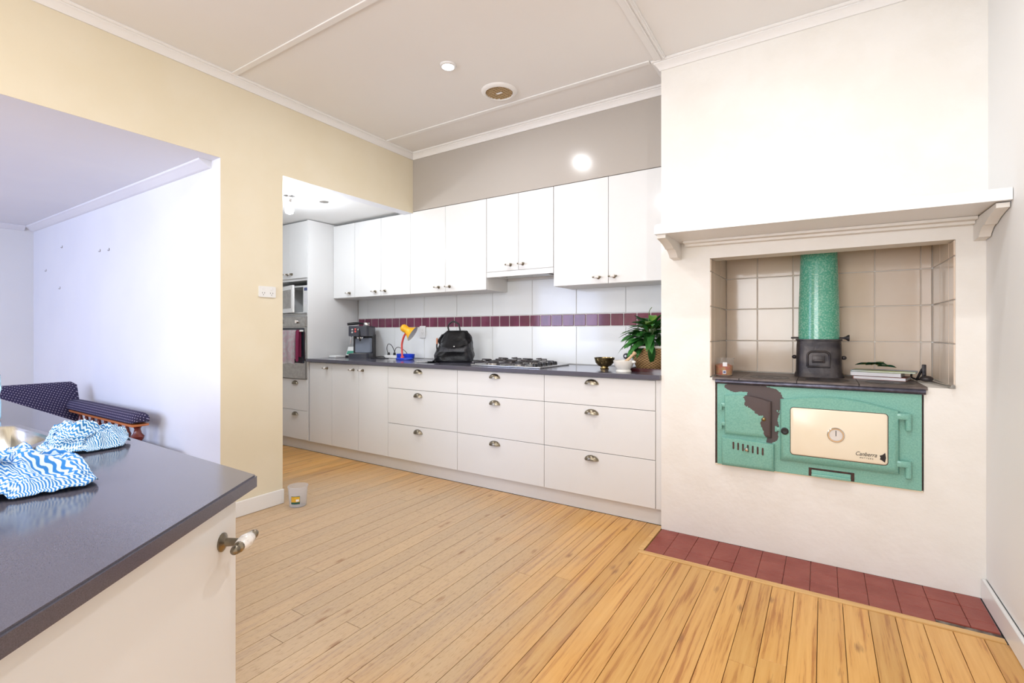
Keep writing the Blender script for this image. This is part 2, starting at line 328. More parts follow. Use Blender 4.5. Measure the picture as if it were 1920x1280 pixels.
# unseen wall behind the viewer, with an added window opening for the fill light
bm = B(); wx0, wx1, wz0, wz1 = -2.5, -.1, .85, 2.25
box(bm, XL-.11, wx0, YBACK-.1, YBACK, 0, ZC); box(bm, wx1, XR, YBACK-.1, YBACK, 0, ZC); box(bm, wx0, wx1, YBACK-.1, YBACK, 0, wz0); box(bm, wx0, wx1, YBACK-.1, YBACK, wz1, ZC)
struct('wall_front', bm, 'wall_cream', label='cream wall with an added window, out of view')
# dining room seen through the wide opening
bm = B(); box(bm, -6.9, XL-.11, 1.535, 1.60, 0, 2.34); struct('wall_dining', bm, 'wall_lilac', label='pale bluish white wall with picture hooks')
bm = B(); box(bm, -6.9, -6.79, -2.1, 1.535, 0, 2.34); struct('wall_dining_end', bm, 'wall_white', label='far white end wall of the dining room')
bm = B(); box(bm, -6.9, XL-.11, -2.1, 1.60, 2.230, 2.34); struct('ceiling_dining', bm, 'wall_lilac', label='pale ceiling of the dining room')
bm = B(); box(bm, -6.79, -5.9, -2.1, -2.0, 0, 2.230); box(bm, -3.5, XL-.11, -2.1, -2.0, 0, 2.230); box(bm, -5.9, -3.5, -2.1, -2.0, 0, .75); box(bm, -5.9, -3.5, -2.1, -2.0, 2.15, 2.230)
struct('wall_dining_front', bm, 'wall_lilac', label='white window wall of the dining room')
bm = B(); box(bm, -6.9, XL-.11, -2.1, 1.535, -.06, -.002); struct('floor_dining', bm, 'pine_trim', label='timber floor of the dining room')
# pantry end beyond the second opening
bm = B(); box(bm, -5.1, XL-.11, 1.60, 1.94, 0, 2.30); struct('wall_partition', bm, 'wall_white', label='wall between dining room and kitchen end')
bm = B(); box(bm, -5.1, -5.0, 1.94, YT+.006, 0, 2.30); struct('wall_pantry', bm, 'wall_white', label='white end wall past the oven tower')
bm = B(); box(bm, -5.1, XL-.11, 1.94, YB, 2.262, 2.32); box(bm, -5.1, XL-.11, YB, YT+.006, 2.262, 2.32); struct('ceiling_pantry', bm, 'wall_white', label='low white ceiling over the oven tower')
# chimney breast, in pieces round the niche and the stove
NX0, NX1, NZ0, NZ1, NYB = -.535, .497, .912, 1.575, 3.405
SX0, SX1, SZ0 = -.507, .388, .428
bm = B()
box(bm, CX, NX0, YC, YT, 0, ZC); box(bm, NX1, XR, YC, YT, 0, ZC); box(bm, NX0, NX1, YC, YC+.13, NZ1, ZC); box(bm, NX0, NX1, YC+.13, YT, 1.95, ZC)
box(bm, NX0, NX1, NYB, YT, 0, 1.95); box(bm, NX0, NX1, YC, NYB, 0, SZ0); box(bm, NX0, SX0, YC, NYB, SZ0, NZ0-.004); box(bm, SX1, NX1, YC, NYB, SZ0, NZ0-.004)
chim = struct('wall_chimney', bm, 'plaster_white', label='rough white painted chimney breast with a stove niche')
# niche tiles, 200 mm
def tile(parent, name, mat, fn, u0, u1, v0, v1, d0, d1, bev=.0025):
    bm = B(); g = .0034 if name == 'small_tile' else .0018; x0, y0, z0 = fn(u0+g, v0+g, d0); x1, y1, z1 = fn(u1-g, v1-g, d1)
    box(bm, min(x0, x1), max(x0, x1), min(y0, y1), max(y0, y1), min(z0, z1), max(z0, z1), bev, seg=1)
    return obj(name, bm, mat, parent, 30)
us = [NX0, -.348, -.154, .045, .244, .444, NX1]; vs_ = [NZ0, 1.108, 1.307, 1.503, 1.70, 1.90]
for i in range(6):
    for j in range(5): tile(chim, 'tile', 'tile_niche', XZ, us[i]+(.006 if i == 0 else 0), us[i+1]-(.006 if i == 5 else 0), vs_[j], vs_[j+1], NYB-.007, NYB+.002)
ys = [YC+.003, 3.0, 3.2, NYB-.008]
for j in range(4):
    for k in range(3):
        top = vs_[j+1] if j < 3 else (NZ1-.001 if k == 0 else 1.70)
        tile(chim, 'tile', 'tile_niche', YZ, ys[k], ys[k+1], vs_[j], top, NX0-.002, NX0+.006); tile(chim, 'tile', 'tile_niche', YZ, ys[k], ys[k+1], vs_[j], top, NX1-.006, NX1+.002)
# bench splashback: 400 mm white tiles and a row of 100 mm maroon squares
xs = [-4.205, -4.062] + [-4.062+.4035*k for k in range(1, 9)]; xs[-1] = CX-.002
for i in range(len(xs)-1):
    tile(WB, 'tile', 'tile_white', XZ, xs[i], xs[i+1], .908, 1.209, YT, YT+.007); tile(WB, 'tile', 'tile_white', XZ, xs[i], xs[i+1], 1.305, 1.60, YT, YT+.007)
x = -4.205
while x < CX-.01:
    tile(WB, 'small_tile', 'tile_maroon', XZ, x, min(x+.1017, CX-.002), 1.209, 1.305, YT, YT+.007); x += .1017
# ceiling cornice, mitred round the room
def offset_path(path, d):
    out = []; n = len(path)
    for i in range(n):
        p0, p, p1 = Vector(path[i-1]), Vector(path[i]), Vector(path[(i+1) % n]); a = (p-p0).normalized(); b = (p1-p).normalized()
        na, nb = Vector((a.y, -a.x)), Vector((b.y, -b.x)); k = na+nb; out.append(p+k*(d/(1+na.dot(nb)))); 
    return out
def cornice(name, path, prof, zt, mat, label):
    bm = B(); rings = []
    for d, z in prof: rings.append([(q.x, q.y, zt+z) for q in offset_path(path, d)])
    rings = list(map(list, zip(*rings))); loft(bm, rings, 0, False, True); return struct(name, bm, mat, None, 25, label)
room = [(XL, YBACK), (XL, YB), (CX, YB), (CX, YC), (XR, YC), (XR, YBACK)]
cornice('trim_2', room, [(.0005, -.0005), (.0005, -.052), (.008, -.052), (.012, -.044), (.026, -.024), (.036, -.018), (.036, -.013), (.044, -.012), (.05, -.006), (.05, -.0005)], ZC, 'trim_white', 'white moulded cornice round the kitchen ceiling')
cp_ = [(.0005, -.0005), (.0005, -.046), (.008, -.046), (.022, -.040), (.05, -.018), (.066, -.012), (.07, -.007), (.07, -.0005)]
bm = B(); prism(bm, [(1.535-d, 2.230+z) for d, z in cp_], YZ, -6.79, XL-.112); prism(bm, [(-6.79+d, 2.230+z) for d, z in cp_], XZ, -2.0, 1.4645)
struct('trim_3', bm, 'wall_lilac', None, 24, 'coved cornice of the dining room')
# ceiling cover strips
for i, (x0, x1, y0, y1, l) in enumerate(((XL+.05, XR-.05, 1.575, 1.61, 'flat cover strip across the kitchen ceiling'), (XL+.05, -.86, 2.825, 2.86, 'flat cover strip on the ceiling beside the bulkhead cornice'), (-.835, -.765, YBACK+.05, 2.838, 'beaded cover strip running to the chimney corner'))):
    bm = B(); box(bm, x0, x1, y0, y1, ZC-.009, ZC-.0002, .003)
    if i == 2: box(bm, x0+.035, x0+.045, y0, y1, ZC-.015, ZC-.008, .002); box(bm, x0+.052, x0+.062, y0, y1, ZC-.015, ZC-.008, .002)
    struct('trim_%d' % (4+i), bm, 'trim_white', None, 30, l)
# skirtings
bm = B(); box(bm, XR-.024, XR-.007, YBACK, 2.888, .001, .088, .004); struct('baseboard_right', bm, 'gloss_white', None, 30, 'white skirting on the wall beside the hearth')
bm = B(); box(bm, XL+.0005, XL+.016, 1.536, 1.942, .001, .098, .004); struct('baseboard_left', bm, 'trim_white', None, 30, 'white skirting under the cream wall')
# floor: subfloor and one object for every board
bm = B(); box(bm, -5.1, XR, YBACK, YT, -.06, -.025); floor = struct('floor', bm, 'subfloor', label='varnished pine board floor')
bw = .0885; x = -.019
cols = [-.019+bw*k for k in range(-57, 7)]
for c in cols:
    end = 2.512 if c > -.86 else 2.938 if c > -4.9 else 2.938
    if -.95 < c <= -.80: end = 2.512 if c > -.83 else 2.938
    y = YBACK+random.uniform(-2, 0); cuts = [YBACK]
    y = -1.2+random.uniform(-1, .8)
    while y < end-.35:
        if y > YBACK+.3: cuts.append(y)
        y += random.uniform(1.5, 3.4)
    cuts.append(end)
    for a, b_ in zip(cuts, cuts[1:]):
        if b_ < -1.4: continue
        bm = B(); box(bm, -(bw-.0022)/2, (bw-.0022)/2, -(b_-a)/2+.0008, (b_-a)/2-.0008, -.024, random.uniform(-.0006, .0003), .0006, seg=1)
        o = obj('floor_board', bm, 'pine', None, 30); o.parent = floor; o.location = (min(c+bw/2, XR-bw/2+.006), (a+b_)/2, 0)
# hearth of painted tiles with a timber edge strip
bm = B(); box(bm, CX+.002, XR-.025, 2.553, YC, -.02, -.006); hearth = struct('floor_hearth', bm, 'hearth_bed', label='red painted tile hearth in front of the stove')
hx = [CX+.004, -.703]+[-.703+.1085*k for k in range(1, 12)]+[XR-.026]; hy = [2.555, 2.655, 2.762, YC-.002]
for i in range(len(hx)-1):
    for j in range(3):
        bm = B(); g = .0007; zt = random.uniform(-.0005, .0015); broken = (i >= len(hx)-3 and j == 0)
        box(bm, hx[i]+g, hx[i+1]-g, hy[j]+(g if not broken else .035), hy[j+1]-g, -.012, zt, .0015, seg=1); obj('hearth_tile', bm, 'hearth_red', hearth, 30)
bm = B(); box(bm, CX-.02, XR-.026, 2.514, 2.551, -.018, .003, .003); struct('trim_7', bm, 'pine_trim', None, 30, 'pine edging strip along the red hearth')
bm = B(); box(bm, CX-.03, CX-.001, 2.553, 2.93, -.018, .002, .002); struct('trim_8', bm, 'pine_trim', None, 30, 'short pine edging strip at the side of the red hearth')
# mantel shelf over the niche
mt = thing('mantel_shelf', (CX+.08, YC, 1.6), 'white painted mantel shelf on corbels over the stove niche', 'mantel')
def mz(x): return 1.721-(x+.74)/(.603+.74)*.019
bm = B(); x0, x1 = -.742, XR-.008
prism(bm, [(x0, mz(x0)-.05), (x1, mz(x1)-.046), (x1, mz(x1)), (x0+.012, mz(x0)), (x0, mz(x0)-.012)], XZ, 2.53, YC-.0005); obj('shelf_board', bm, 'gloss_white', mt, 20)
bm = B()
for y0, z0, z1 in ((2.845, .074, .0501), (2.80, .062, .0501)):
    prism(bm, [(-.66, mz(-.66)-z0), (.553, mz(.553)-z0+.002), (.553, mz(.553)-z1+.003), (-.66, mz(-.66)-z1)], XZ, y0, YC-.001)
obj('bed_moulding', bm, 'plaster_white', mt, 20)
for cx0, cx1 in ((-.735, -.69), (.555, .593)):
    bm = B(); z = mz(cx0)-.0505
    prof = [(YC-.0006, z), (2.555, z), (2.555, z-.018), (2.60, z-.024), (2.66, z-.034), (2.70, z-.046), (2.715, z-.052), (2.735, z-.05), (2.76, z-.058), (2.79, z-.075), (2.805, z-.088), (YC-.0006, z-.092)]
    prism(bm, prof, YZ, cx0, cx1); obj('corbel', bm, 'plaster_white', mt, 30)

# ------------------------------------------------------------------ handles
def tknob_bm(bm, s=1.0):
    """T handle pointing along -Y from origin: rosette, stem, crossbar of porcelain with brass ends"""
    lathe(bm, [(.013*s, 0), (.013*s, .002*s), (.009*s, .004*s), (.006*s, .006*s), (.005*s, .026*s), (.007*s, .03*s)], (0, 0, 0), 16, 0, (0, -1, 0))
    c = Vector((0, -.032*s, 0))
    lathe(bm, [(.004*s, -.02*s), (.0085*s, -.014*s), (.0105*s, 0), (.0085*s, .014*s), (.004*s, .02*s)], c, 16, 1, (1, 0, 0))
    for sg in (-1, 1):
        lathe(bm, [(.0075*s, 0), (.0075*s, .004*s), (.0045*s, .006*s), (.0065*s, .011*s), (.005*s, .016*s), (.001*s, .018*s)], c+Vector((sg*.0155*s, 0, 0)), 14, 0, (sg, 0, 0))
bm = B(); tknob_bm(bm); TK = obj('handle', bm, ['pewter', 'porcelain'], None, 40); TKM = TK.data; bpy.data.objects.remove(TK)
def cup_bm(bm, w=.045, h=.03, dp=.024):
    rows = []
    for j in range(7):
        el = R(90*j/6); rows.append([(w*math.cos(R(180*i/18))*math.cos(el), -dp*math.sin(R(180*i/18))*math.cos(el)**.7 if True else 0, h*math.sin(el)) for i in range(19)])
    for a, b_ in zip(rows, rows[1:]):
        A = [bm.verts.new(p) for p in a]; Bv = [bm.verts.new(p) for p in b_]
        for i in range(18): bm.faces.new((A[i], A[i+1], Bv[i+1], Bv[i]))
    bmesh.ops.remove_doubles(bm, verts=bm.verts, dist=.0004)
    r = bmesh.ops.solidify(bm, geom=bm.faces[:], thickness=.002)
    tube(bm, [(w*1.03*math.cos(R(180*i/14)), -.002, h*1.03*math.sin(R(180*i/14))) for i in range(15)], .0032, 6)
bm = B(); cup_bm(bm); CP = obj('handle', bm, 'pewter', None, 45); CPM = CP.data; bpy.data.objects.remove(CP)
def handle(mesh, door, x, y, z): return share(mesh, 'handle', door, Vector((x, y, z))-wloc(door))
def panel(name, parent, x0, x1, z0, z1, yf, mat='cab_white', th=.018, g=.0015):
    """a door or drawer front"""
    o = bpy.data.objects.new(name, None)
    bm = B(); box(bm, x0+g, x1-g, yf, yf+th, z0+g, z1-g, .0015); o = obj(name, bm, mat, parent, 30)
    c = Vector(((x0+x1)/2, yf, (z0+z1)/2))-wloc(parent); o.data.transform(Matrix.Translation(-c)); o.location = c; return o

# ------------------------------------------------------------------ wall cupboards
def carcass(name, x0, x1, y0, y1, z0, z1, label, cat='cupboard', group=None, mat='cab_side'):
    t = thing(name, ((x0+x1)/2, y0, z0), label, cat, group)
    bm = B(); box(bm, x0+.0006, x1-.0006, y0, y1, z0, z1); obj('carcass', bm, mat, t, 0); return t
WY, WT = YB, 2.24
def wall_unit(doors, z0, label):
    t = carcass('wall_cupboard', doors[0][0], doors[-1][1], WY+.0195, YT-.001, z0, WT, label, 'cupboard', 'white wall cupboards')
    for x0, x1, kx in doors:
        d = panel('door', t, x0, x1, z0, WT, WY); handle(TKM, d, kx, WY, z0+.045)
wall_unit([(-4.209, -3.884, -3.955)], 1.505, 'narrow single door white wall cupboard against the oven tower side')
wall_unit([(-3.884, -3.514, -3.585), (-3.514, -3.134, -3.455)], 1.505, 'two door white wall cupboard above the coffee machine and desk lamp')
wall_unit([(-3.134, -2.721, -2.795), (-2.721, -2.29, -2.675)], 1.505, 'two door white wall cupboard above the black backpack')
wall_unit([(-2.288, -1.985, -2.058), (-1.985, -1.680, -1.945)], 1.643, 'short two door white cupboard over the range hood')
wall_unit([(-1.678, -1.252, -1.325), (-1.252, CX-.012, -1.21)], 1.50, 'two door white wall cupboard above the potted plant beside the chimney')
hd = thing('range_hood', (-1.984, WY, 1.60), 'white slide out range hood under the short cupboard above the cooktop', 'range hood')
bm = B(); box(bm, -2.287, -1.681, WY, WY+.018, 1.601, 1.6425, .001); obj('front_rail', bm, 'cab_white', hd, 30)
bm = B(); box(bm, -2.285, -1.683, WY+.019, YT-.03, 1.615, 1.6425); obj('housing', bm, 'cab_side', hd, 0)
bm = B(); box(bm, -2.2, -1.77, WY+.05, YT-.12, 1.607, 1.6149, .002); obj('filter', bm, 'steel_dark', hd, 0)

# ------------------------------------------------------------------ base cupboards, bench, tower
BY, BZ0, BZ1 = 2.90, .105, .876
def base_unit(x0, x1, label, group): return carcass('base_cupboard', x0, x1, BY+.0195, YT-.001, BZ0, BZ1, label, 'cupboard', group)
t = base_unit(-4.19, -3.855, 'narrow single door white base cupboard next to the oven tower', 'white base cupboards with doors'); d = panel('door', t, -4.19, -3.855, BZ0, .872, BY); handle(TKM, d, -3.92, BY, .825)
t = base_unit(-3.855, -3.11, 'two door white base cupboard under the coffee machine', 'white base cupboards with doors')
d = panel('door', t, -3.855, -3.485, BZ0, .872, BY); handle(TKM, d, -3.55, BY, .825); d = panel('door', t, -3.485, -3.11, BZ0, .872, BY); handle(TKM, d, -3.425, BY, .825)
for x0, x1, l in ((-3.11, -2.357, 'under the desk lamp and black backpack'), (-2.357, -1.60, 'under the gas cooktop'), (-1.60, -.843, 'under the mortar and potted plant')):
    t = base_unit(x0, x1, 'three drawer white base cupboard '+l, 'white base drawer units')
    for z0, z1 in ((.69, .872), (.395, .69), (BZ0, .395)):
        d = panel('drawer', t, x0, x1, z0, z1, BY); handle(CPM, d, x0+(x1-x0)*(.46 if z1 > .8 or True else .5), BY, z1-.055 if z1 < .8 else z1-.045)
    if x1 > -.9:
        bm = B(); box(bm, -.8425, CX-.001, BY+.006, BY+.022, BZ0, BZ1); obj('filler_strip', bm, 'cab_white', t, 0)
bm = B(); box(bm, -4.80, CX-.001, 2.942, 2.957, .001, .1045); tag(rebase(obj('kickboard', bm, 'cab_white', None, 0), (-2.5, 2.95, 0)), 'long white kickboard under the base cupboards', 'kickboard')
bm = B(); box(bm, -4.2085, CX-.0015, 2.868, YT-.001, .877, .907, .003); tag(rebase(obj('benchtop', bm, 'stone', None, 30), (-2.5, 3.18, .877)), 'long dark grey stone benchtop along the tiled wall', 'benchtop')
# oven tower
TX0, TX1 = -4.81, -4.211
tw = thing('oven_tower', ((TX0+TX1)/2, BY, 0), 'tall white oven tower with top doors, microwave niche and drawers', 'cabinet')
bm = B(); box(bm, TX1-.018, TX1, BY+.001, YT-.001, .105, 2.255, .001); box(bm, TX0, TX0+.018, BY+.001, YT-.001, .105, 2.255)
for z0, z1 in ((.105, .70), (1.318, 1.336), (1.672, 2.255)): box(bm, TX0+.018, TX1-.018, BY+.02, YT-.001, z0, z1)
box(bm, TX0+.018, TX1-.018, YT-.05, YT-.001, .70, 1.672); obj('carcass', bm, 'cab_white', tw, 0)
d = panel('door', tw, TX0+.001, -4.511, 1.695, 2.25, BY); handle(TKM, d, -4.545, BY, 1.74)
d = panel('door', tw, -4.511, TX1-.018, 1.695, 2.25, BY); handle(TKM, d, -4.475, BY, 1.74)
for z0, z1 in ((.392, .70), (.107, .392)):
    d = panel('drawer', tw, TX0+.001, TX1-.018, z0, z1, BY); handle(CPM, d, -4.42, BY, z1-.05)
bm = B(); box(bm, TX0+.02, TX1-.02, BY+.002, BY+.4, 1.3365, 1.345); obj('niche_shelf', bm, 'steel', tw, 0)
# oven with towel
ov = thing('wall_oven', (-4.51, BY, .702), 'built in silver oven with dark glass door below the microwave', 'oven')
ox0, ox1 = -4.785, -4.232
bm = B(); box(bm, ox0, ox1, BY+.0015, BY+.45, .703, 1.316, .002); obj('oven_body', bm, 'steel', ov, 0)
bm = B(); box(bm, ox0, ox1, BY-.018, BY+.001, 1.218, 1.314, .002); cp = obj('control_panel', bm, 'steel', ov, 30)
for kx in (-4.36, -4.62):
    bm = B(); cyl(bm, (kx, BY-.019, 1.266), (kx, BY-.036, 1.266), .02, .017); box(bm, kx-.004, kx+.004, BY-.046, BY-.034, 1.248, 1.284, .002); obj('knob', bm, 'chrome', ov, 35)
bm = B(); prism(bm, rrect(ox0, ox1, .708, 1.213, .008), XZ, BY-.02, BY+.001); dr = obj('oven_door', bm, 'steel', ov, 30)
bm = B(); prism(bm, rrect(ox0+.01, ox1-.012, .86, 1.205, .01), XZ, BY-.0225, BY-.0202); obj('door_glass', bm, 'glass_dark', dr, 30)
bm = B(); tube(bm, [(ox0+.03, BY-.021, 1.175), (ox0+.03, BY-.05, 1.175), (ox1-.03, BY-.05, 1.175), (ox1-.03, BY-.021, 1.175)], .008, 10); obj('door_handle', bm, 'white_plastic', dr, 40)
def hang(name, x0, x1, ztop, zf, zb, y, mat, label, cat, grp=None, amp=.006):
    bm = B(); rows = []; n = 22
    path = [(-.013, zb), (-.0125, (zb+ztop)/2), (-.012, ztop-.004), (-.006, ztop+.009), (.006, ztop+.009), (.012, ztop-.004), (.014, ztop-.1), (.015, (zf+ztop)/2-.02), (.016, zf)]
    for q, z in path:
        rows.append([(x0+(x1-x0)*i/n, y-q-(amp*math.sin(i*.9)*(1 if q > .012 else 0) if z < ztop-.02 else 0), z+(.006*math.sin(i*.5) if z == zf else 0)) for i in range(n+1)])
    V = [[bm.verts.new(p) for p in r] for r in rows]
    for a, b_ in zip(V, V[1:]):
        for i in range(n): bm.faces.new((a[i], a[i+1], b_[i+1], b_[i]))
    bmesh.ops.solidify(bm, geom=bm.faces[:], thickness=.003)
    o = obj(name, bm, mat, None, 60); return tag(rebase(o, ((x0+x1)/2, y, zf)), label, cat, grp)
hang('tea_towel', -4.68, -4.325, 1.175, .855, .90, BY-.05, 'towel', 'pink and white checked tea towel hung over the oven door handle', 'towel')
hang('tea_towel', -4.318, -4.268, 1.175, .88, .92, BY-.05, 'towel_dark', 'dark pink folded cloth on the oven handle beside the checked towel', 'towel', amp=.002)
# microwave, door ajar
mw = thing('microwave', (-4.51, BY+.03, 1.346), 'white microwave with its door ajar in the tower niche', 'microwave')
bm = B(); my = BY+.04
for a in ((-4.76, -4.25, my+.02, my+.36, 1.352, 1.362), (-4.76, -4.25, my+.02, my+.36, 1.615, 1.63), (-4.76, -4.745, my+.02, my+.36, 1.362, 1.615), (-4.37, -4.25, my+.02, my+.36, 1.362, 1.615), (-4.745, -4.37, my+.34, my+.36, 1.362, 1.615)): box(bm, *a)
for fx in (-4.72, -4.29): cyl(bm, (fx, my+.06, 1.3455), (fx, my+.06, 1.353), .012)
obj('microwave_body', bm, 'white_plastic', mw, 30)
bm = B(); box(bm, -4.365, -4.252, my+.008, my+.0195, 1.355, 1.627, .003); pn = obj('control_panel', bm, 'white_plastic', mw, 30)
bm = B(); box(bm, -4.345, -4.275, my+.006, my+.0078, 1.575, 1.605); obj('display', bm, 'print_blue', mw, 0)
for j in range(4):
    for i in range(3):
        bm = B(); box(bm, -4.347+i*.026, -4.328+i*.026, my+.006, my+.0078, 1.44+j*.028, 1.46+j*.028, .001); obj('button', bm, 'label_white', mw, 0)
bm = B(); box(bm, 0, .375, -.02, 0, 0, .272, .004); box(bm, .05, .33, -.0215, -.0195, .045, .23, mi=1); do = obj('microwave_door', bm, ['white_plastic', 'steel'], mw, 30, local=True)
do.location = Vector((-4.745, my+.018, 1.355))-wloc(mw); do.rotation_euler = (0, 0, R(-14))

# ------------------------------------------------------------------ the wood stove
SV = thing('wood_stove', (-.06, YC, SZ0), 'old green enamelled wood stove set into the chimney niche', 'stove')
FY = 2.878
bm = B(); box(bm, SX0+.004, SX1-.004, FY+.012, NYB-.012, SZ0+.002, .895); obj('fire_box', bm, 'rust', SV, 0)
bm = B(); box(bm, SX0+.012, SX1-.008, FY, FY+.0119, SZ0+.006, .889, .003); obj('front_plate', bm, 'enamel_chipped', SV, 30)
bm = B(); box(bm, SX0+.002, SX1-.002, YC-.004, YC+.02, SZ0-.002, SZ0+.006); obj('bottom_edge', bm, 'enamel_cream', SV, 0)
# hot plate with its joints and ring lids
bm = B()
for x0, x1 in ((-.520, -.385), (-.383, -.115), (-.113, .145), (.147, .40)): box(bm, x0, x1, FY-.002, 3.17 if x0 > -.5 else 3.385, .896, .9115, .0015, seg=1)
for x0, x1 in ((-.383, .02), (.022, .40)): box(bm, x0, x1, 3.172, 3.385, .896, .9115, .0015, seg=1)
obj('hot_plate', bm, 'iron_top', SV, 30)
for cx in (-.25, .016, .275):
    bm = B(); lathe(bm, [(.098, 0), (.098, .0012), (.094, .0012), (.0935, .0002), (.062, .0002), (.0615, .0012), (.058, .0012), (.0575, .0002), (.02, .0002), (.0195, .0014), (.001, .0014)], (cx, 3.03, .9116), 32); obj('ring_lid', bm, 'iron', SV, 30)
bm = B(); tube(bm, [(-.503, FY-.004, .890), (.392, FY-.004, .888)], .0125, 14); obj('front_rail', bm, 'iron_rail', SV, 40)
# firebox door, upper left
def arch(x0, x1, z0, zl, zm, zr, n=14):
    top = [(x1+(x0-x1)*i/n, (zr*(1-i/n)+zl*(i/n))+(zm)*math.sin(math.pi*i/n)) for i in range(n+1)]
    return [(x0, z0), (x1, z0)]+top
def slab(poly, y0, y1, inset=.006):
    """door slab whose face edge is rounded over"""
    cx = sum(p[0] for p in poly)/len(poly); cz = sum(p[1] for p in poly)/len(poly); rings = []
    w = max(p[0] for p in poly)-min(p[0] for p in poly); h = max(p[1] for p in poly)-min(p[1] for p in poly)
    for k, y in ((0, y1), (0, y0+inset*.9), (.3, y0+inset*.3), (1, y0)):
        rings.append([(cx+(u-cx)*(1-2*k*inset/w), y, cz+(v-cz)*(1-2*k*inset/h)) for u, v in poly])
    bm = B(); loft(bm, rings); return bm
fd = obj('firebox_door', slab(arch(-.455, -.228, .607, .818, .016, .798), FY-.022, FY-.0005, .012), 'enamel_chipped', SV, 40)
bm = B(); lathe(bm, [(.0095, 0), (.0095, .004), (.006, .006), (.006, .01), (.001, .011)], (-.262, FY-.0222, .705), 14, d=(0, -1, 0)); obj('latch_stud', bm, 'brass_old', SV, 40)
for z in (.632, .735):
    bm = B(); cyl(bm, (-.474, FY-.012, z), (-.474, FY-.012, z+.032), .008); box(bm, -.474, -.452, FY-.016, FY-.008, z+.018, z+.04, .002); obj('hinge', bm, 'enamel', SV, 40)
# ash door, lower left
ad = obj('ash_door', slab(arch(-.468, -.215, .436, .588, .003, .578), FY-.03, FY-.0005, .012), 'enamel', SV, 40)
for i in range(7):
    zc = .553-.0025*i; bm = B(); xx = -.412+.0235*i
    prism(bm, rrect(xx, xx+.0085, zc-.022, zc+.018, .004), XZ, FY-.0312, FY-.0302); obj('vent_slot', bm, 'rust', SV, 0)
bm = B(); lathe(bm, [(.005, 0), (.005, .012), (.010, .014), (.011, .02), (.008, .025), (.001, .026)], (-.341, FY-.031, .541), 16, d=(0, -1, 0)); obj('draught_knob', bm, 'steel', SV, 40)
# oven door, right
od = obj('oven_door', slab(arch(-.188, .297, .500, .815, .036, .795, 20), FY-.03, FY-.0005, .02), 'enamel', SV, 40)
bm = slab(rrect(-.140, .253, .541, .779, .014, 5), FY-.036, FY-.0302, .006); dp = obj('cream_panel', bm, 'enamel_cream', od, 40, label='cream enamel panel')
bm = B(); prism(bm, rrect(-.1425, .2555, .5385, .7815, .016, 5), XZ, FY-.0308, FY-.0300); obj('panel_gasket', bm, 'rust', od, 0)
bm = B(); c = (.052, FY-.0362, .660)
lathe(bm, [(.036, 0), (.036, .003), (.033, .006), (.028, .006), (.026, .003)], c, 32, 0, (0, -1, 0)); lathe(bm, [(.026, 0), (.026, .0035), (.001, .0035)], c, 32, 1, (0, -1, 0)); box(bm, .0505, .0535, FY-.0402, FY-.0397, .655, .682, mi=2)
obj('heat_gauge', bm, ['chrome', 'dial', 'ink'], od, 35, label='round chrome oven thermometer')
bm = B(); lathe(bm, [(.018, 0), (.018, .004), (.013, .006), (.012, .002), (.001, .001)], (-.166, FY-.0302, .655), 20, d=(0, -1, 0)); obj('handle_socket', bm, 'black_plastic', od, 35, label='black empty handle socket')
for z in (.515, .735):
    bm = B(); box(bm, .285, .335, FY-.026, FY-.010, z+.022, z+.052, .005); cyl(bm, (.330, FY-.014, z-.022), (.330, FY-.014, z+.05), .0115, n=16); ell(bm, (.330, FY-.014, z-.022), (.0115, .0115, .010)); obj('hinge', bm, 'enamel', SV, 40)
bm = B(); box(bm, -.206, -.185, FY-.014, FY-.0005, .648, .668, .004); cyl(bm, (-.207, FY-.004, .644), (-.207, FY-.004, .672), .006); obj('door_catch', bm, 'enamel', SV, 40)
bm = B(); box(bm, -.062, .127, FY-.002, FY-.0002, .437, .478); obj('recess_shade', bm, 'rust', SV, 0)  # flat dark plate stands in for the shaded recess round the soot door
bm = B(); box(bm, -.05, .113, FY-.012, FY-.0022, .452, .470, .003); box(bm, -.05, .113, FY-.026, FY-.0022, .440, .455, .004); obj('soot_door', bm, 'enamel', SV, 30)
def text(body, loc, size, parent, mat, shear=0, ex=.0004, name='lettering', sx=1):
    cu = bpy.data.curves.new(name, 'FONT'); cu.body = body; cu.size = size; cu.shear = shear; cu.extrude = ex; cu.align_x = 'CENTER'
    o = bpy.data.objects.new(name, cu); COL.objects.link(o); me = bpy.data.meshes.new_from_object(o.evaluated_get(bpy.context.evaluated_depsgraph_get())); bpy.data.objects.remove(o)
    me.transform(Matrix.Rotation(R(90), 4, 'X') @ Matrix.Diagonal((sx, 1, 1, 1))); me.materials.clear(); me.materials.append(M[mat]); q = bpy.data.objects.new(name, me); COL.objects.link(q)
    q.parent = parent; q.location = Vector(loc)-wloc(parent); return q
bpy.context.view_layer.update()
text('Canberra', (.170, FY-.0366, .574), .0265, od, 'ink', .35, sx=.82); text('M E T T E R S', (.172, FY-.0366, .561), .009, od, 'ink', .1)
bm = B(); prism(bm, [(.222, .583), (.233, .588), (.243, .599), (.246, .575), (.242, .553), (.230, .563), (.223, .566), (.226, .574)], XZ, FY-.0369, FY-.0361); obj('emblem', bm, 'ink', od, 0)
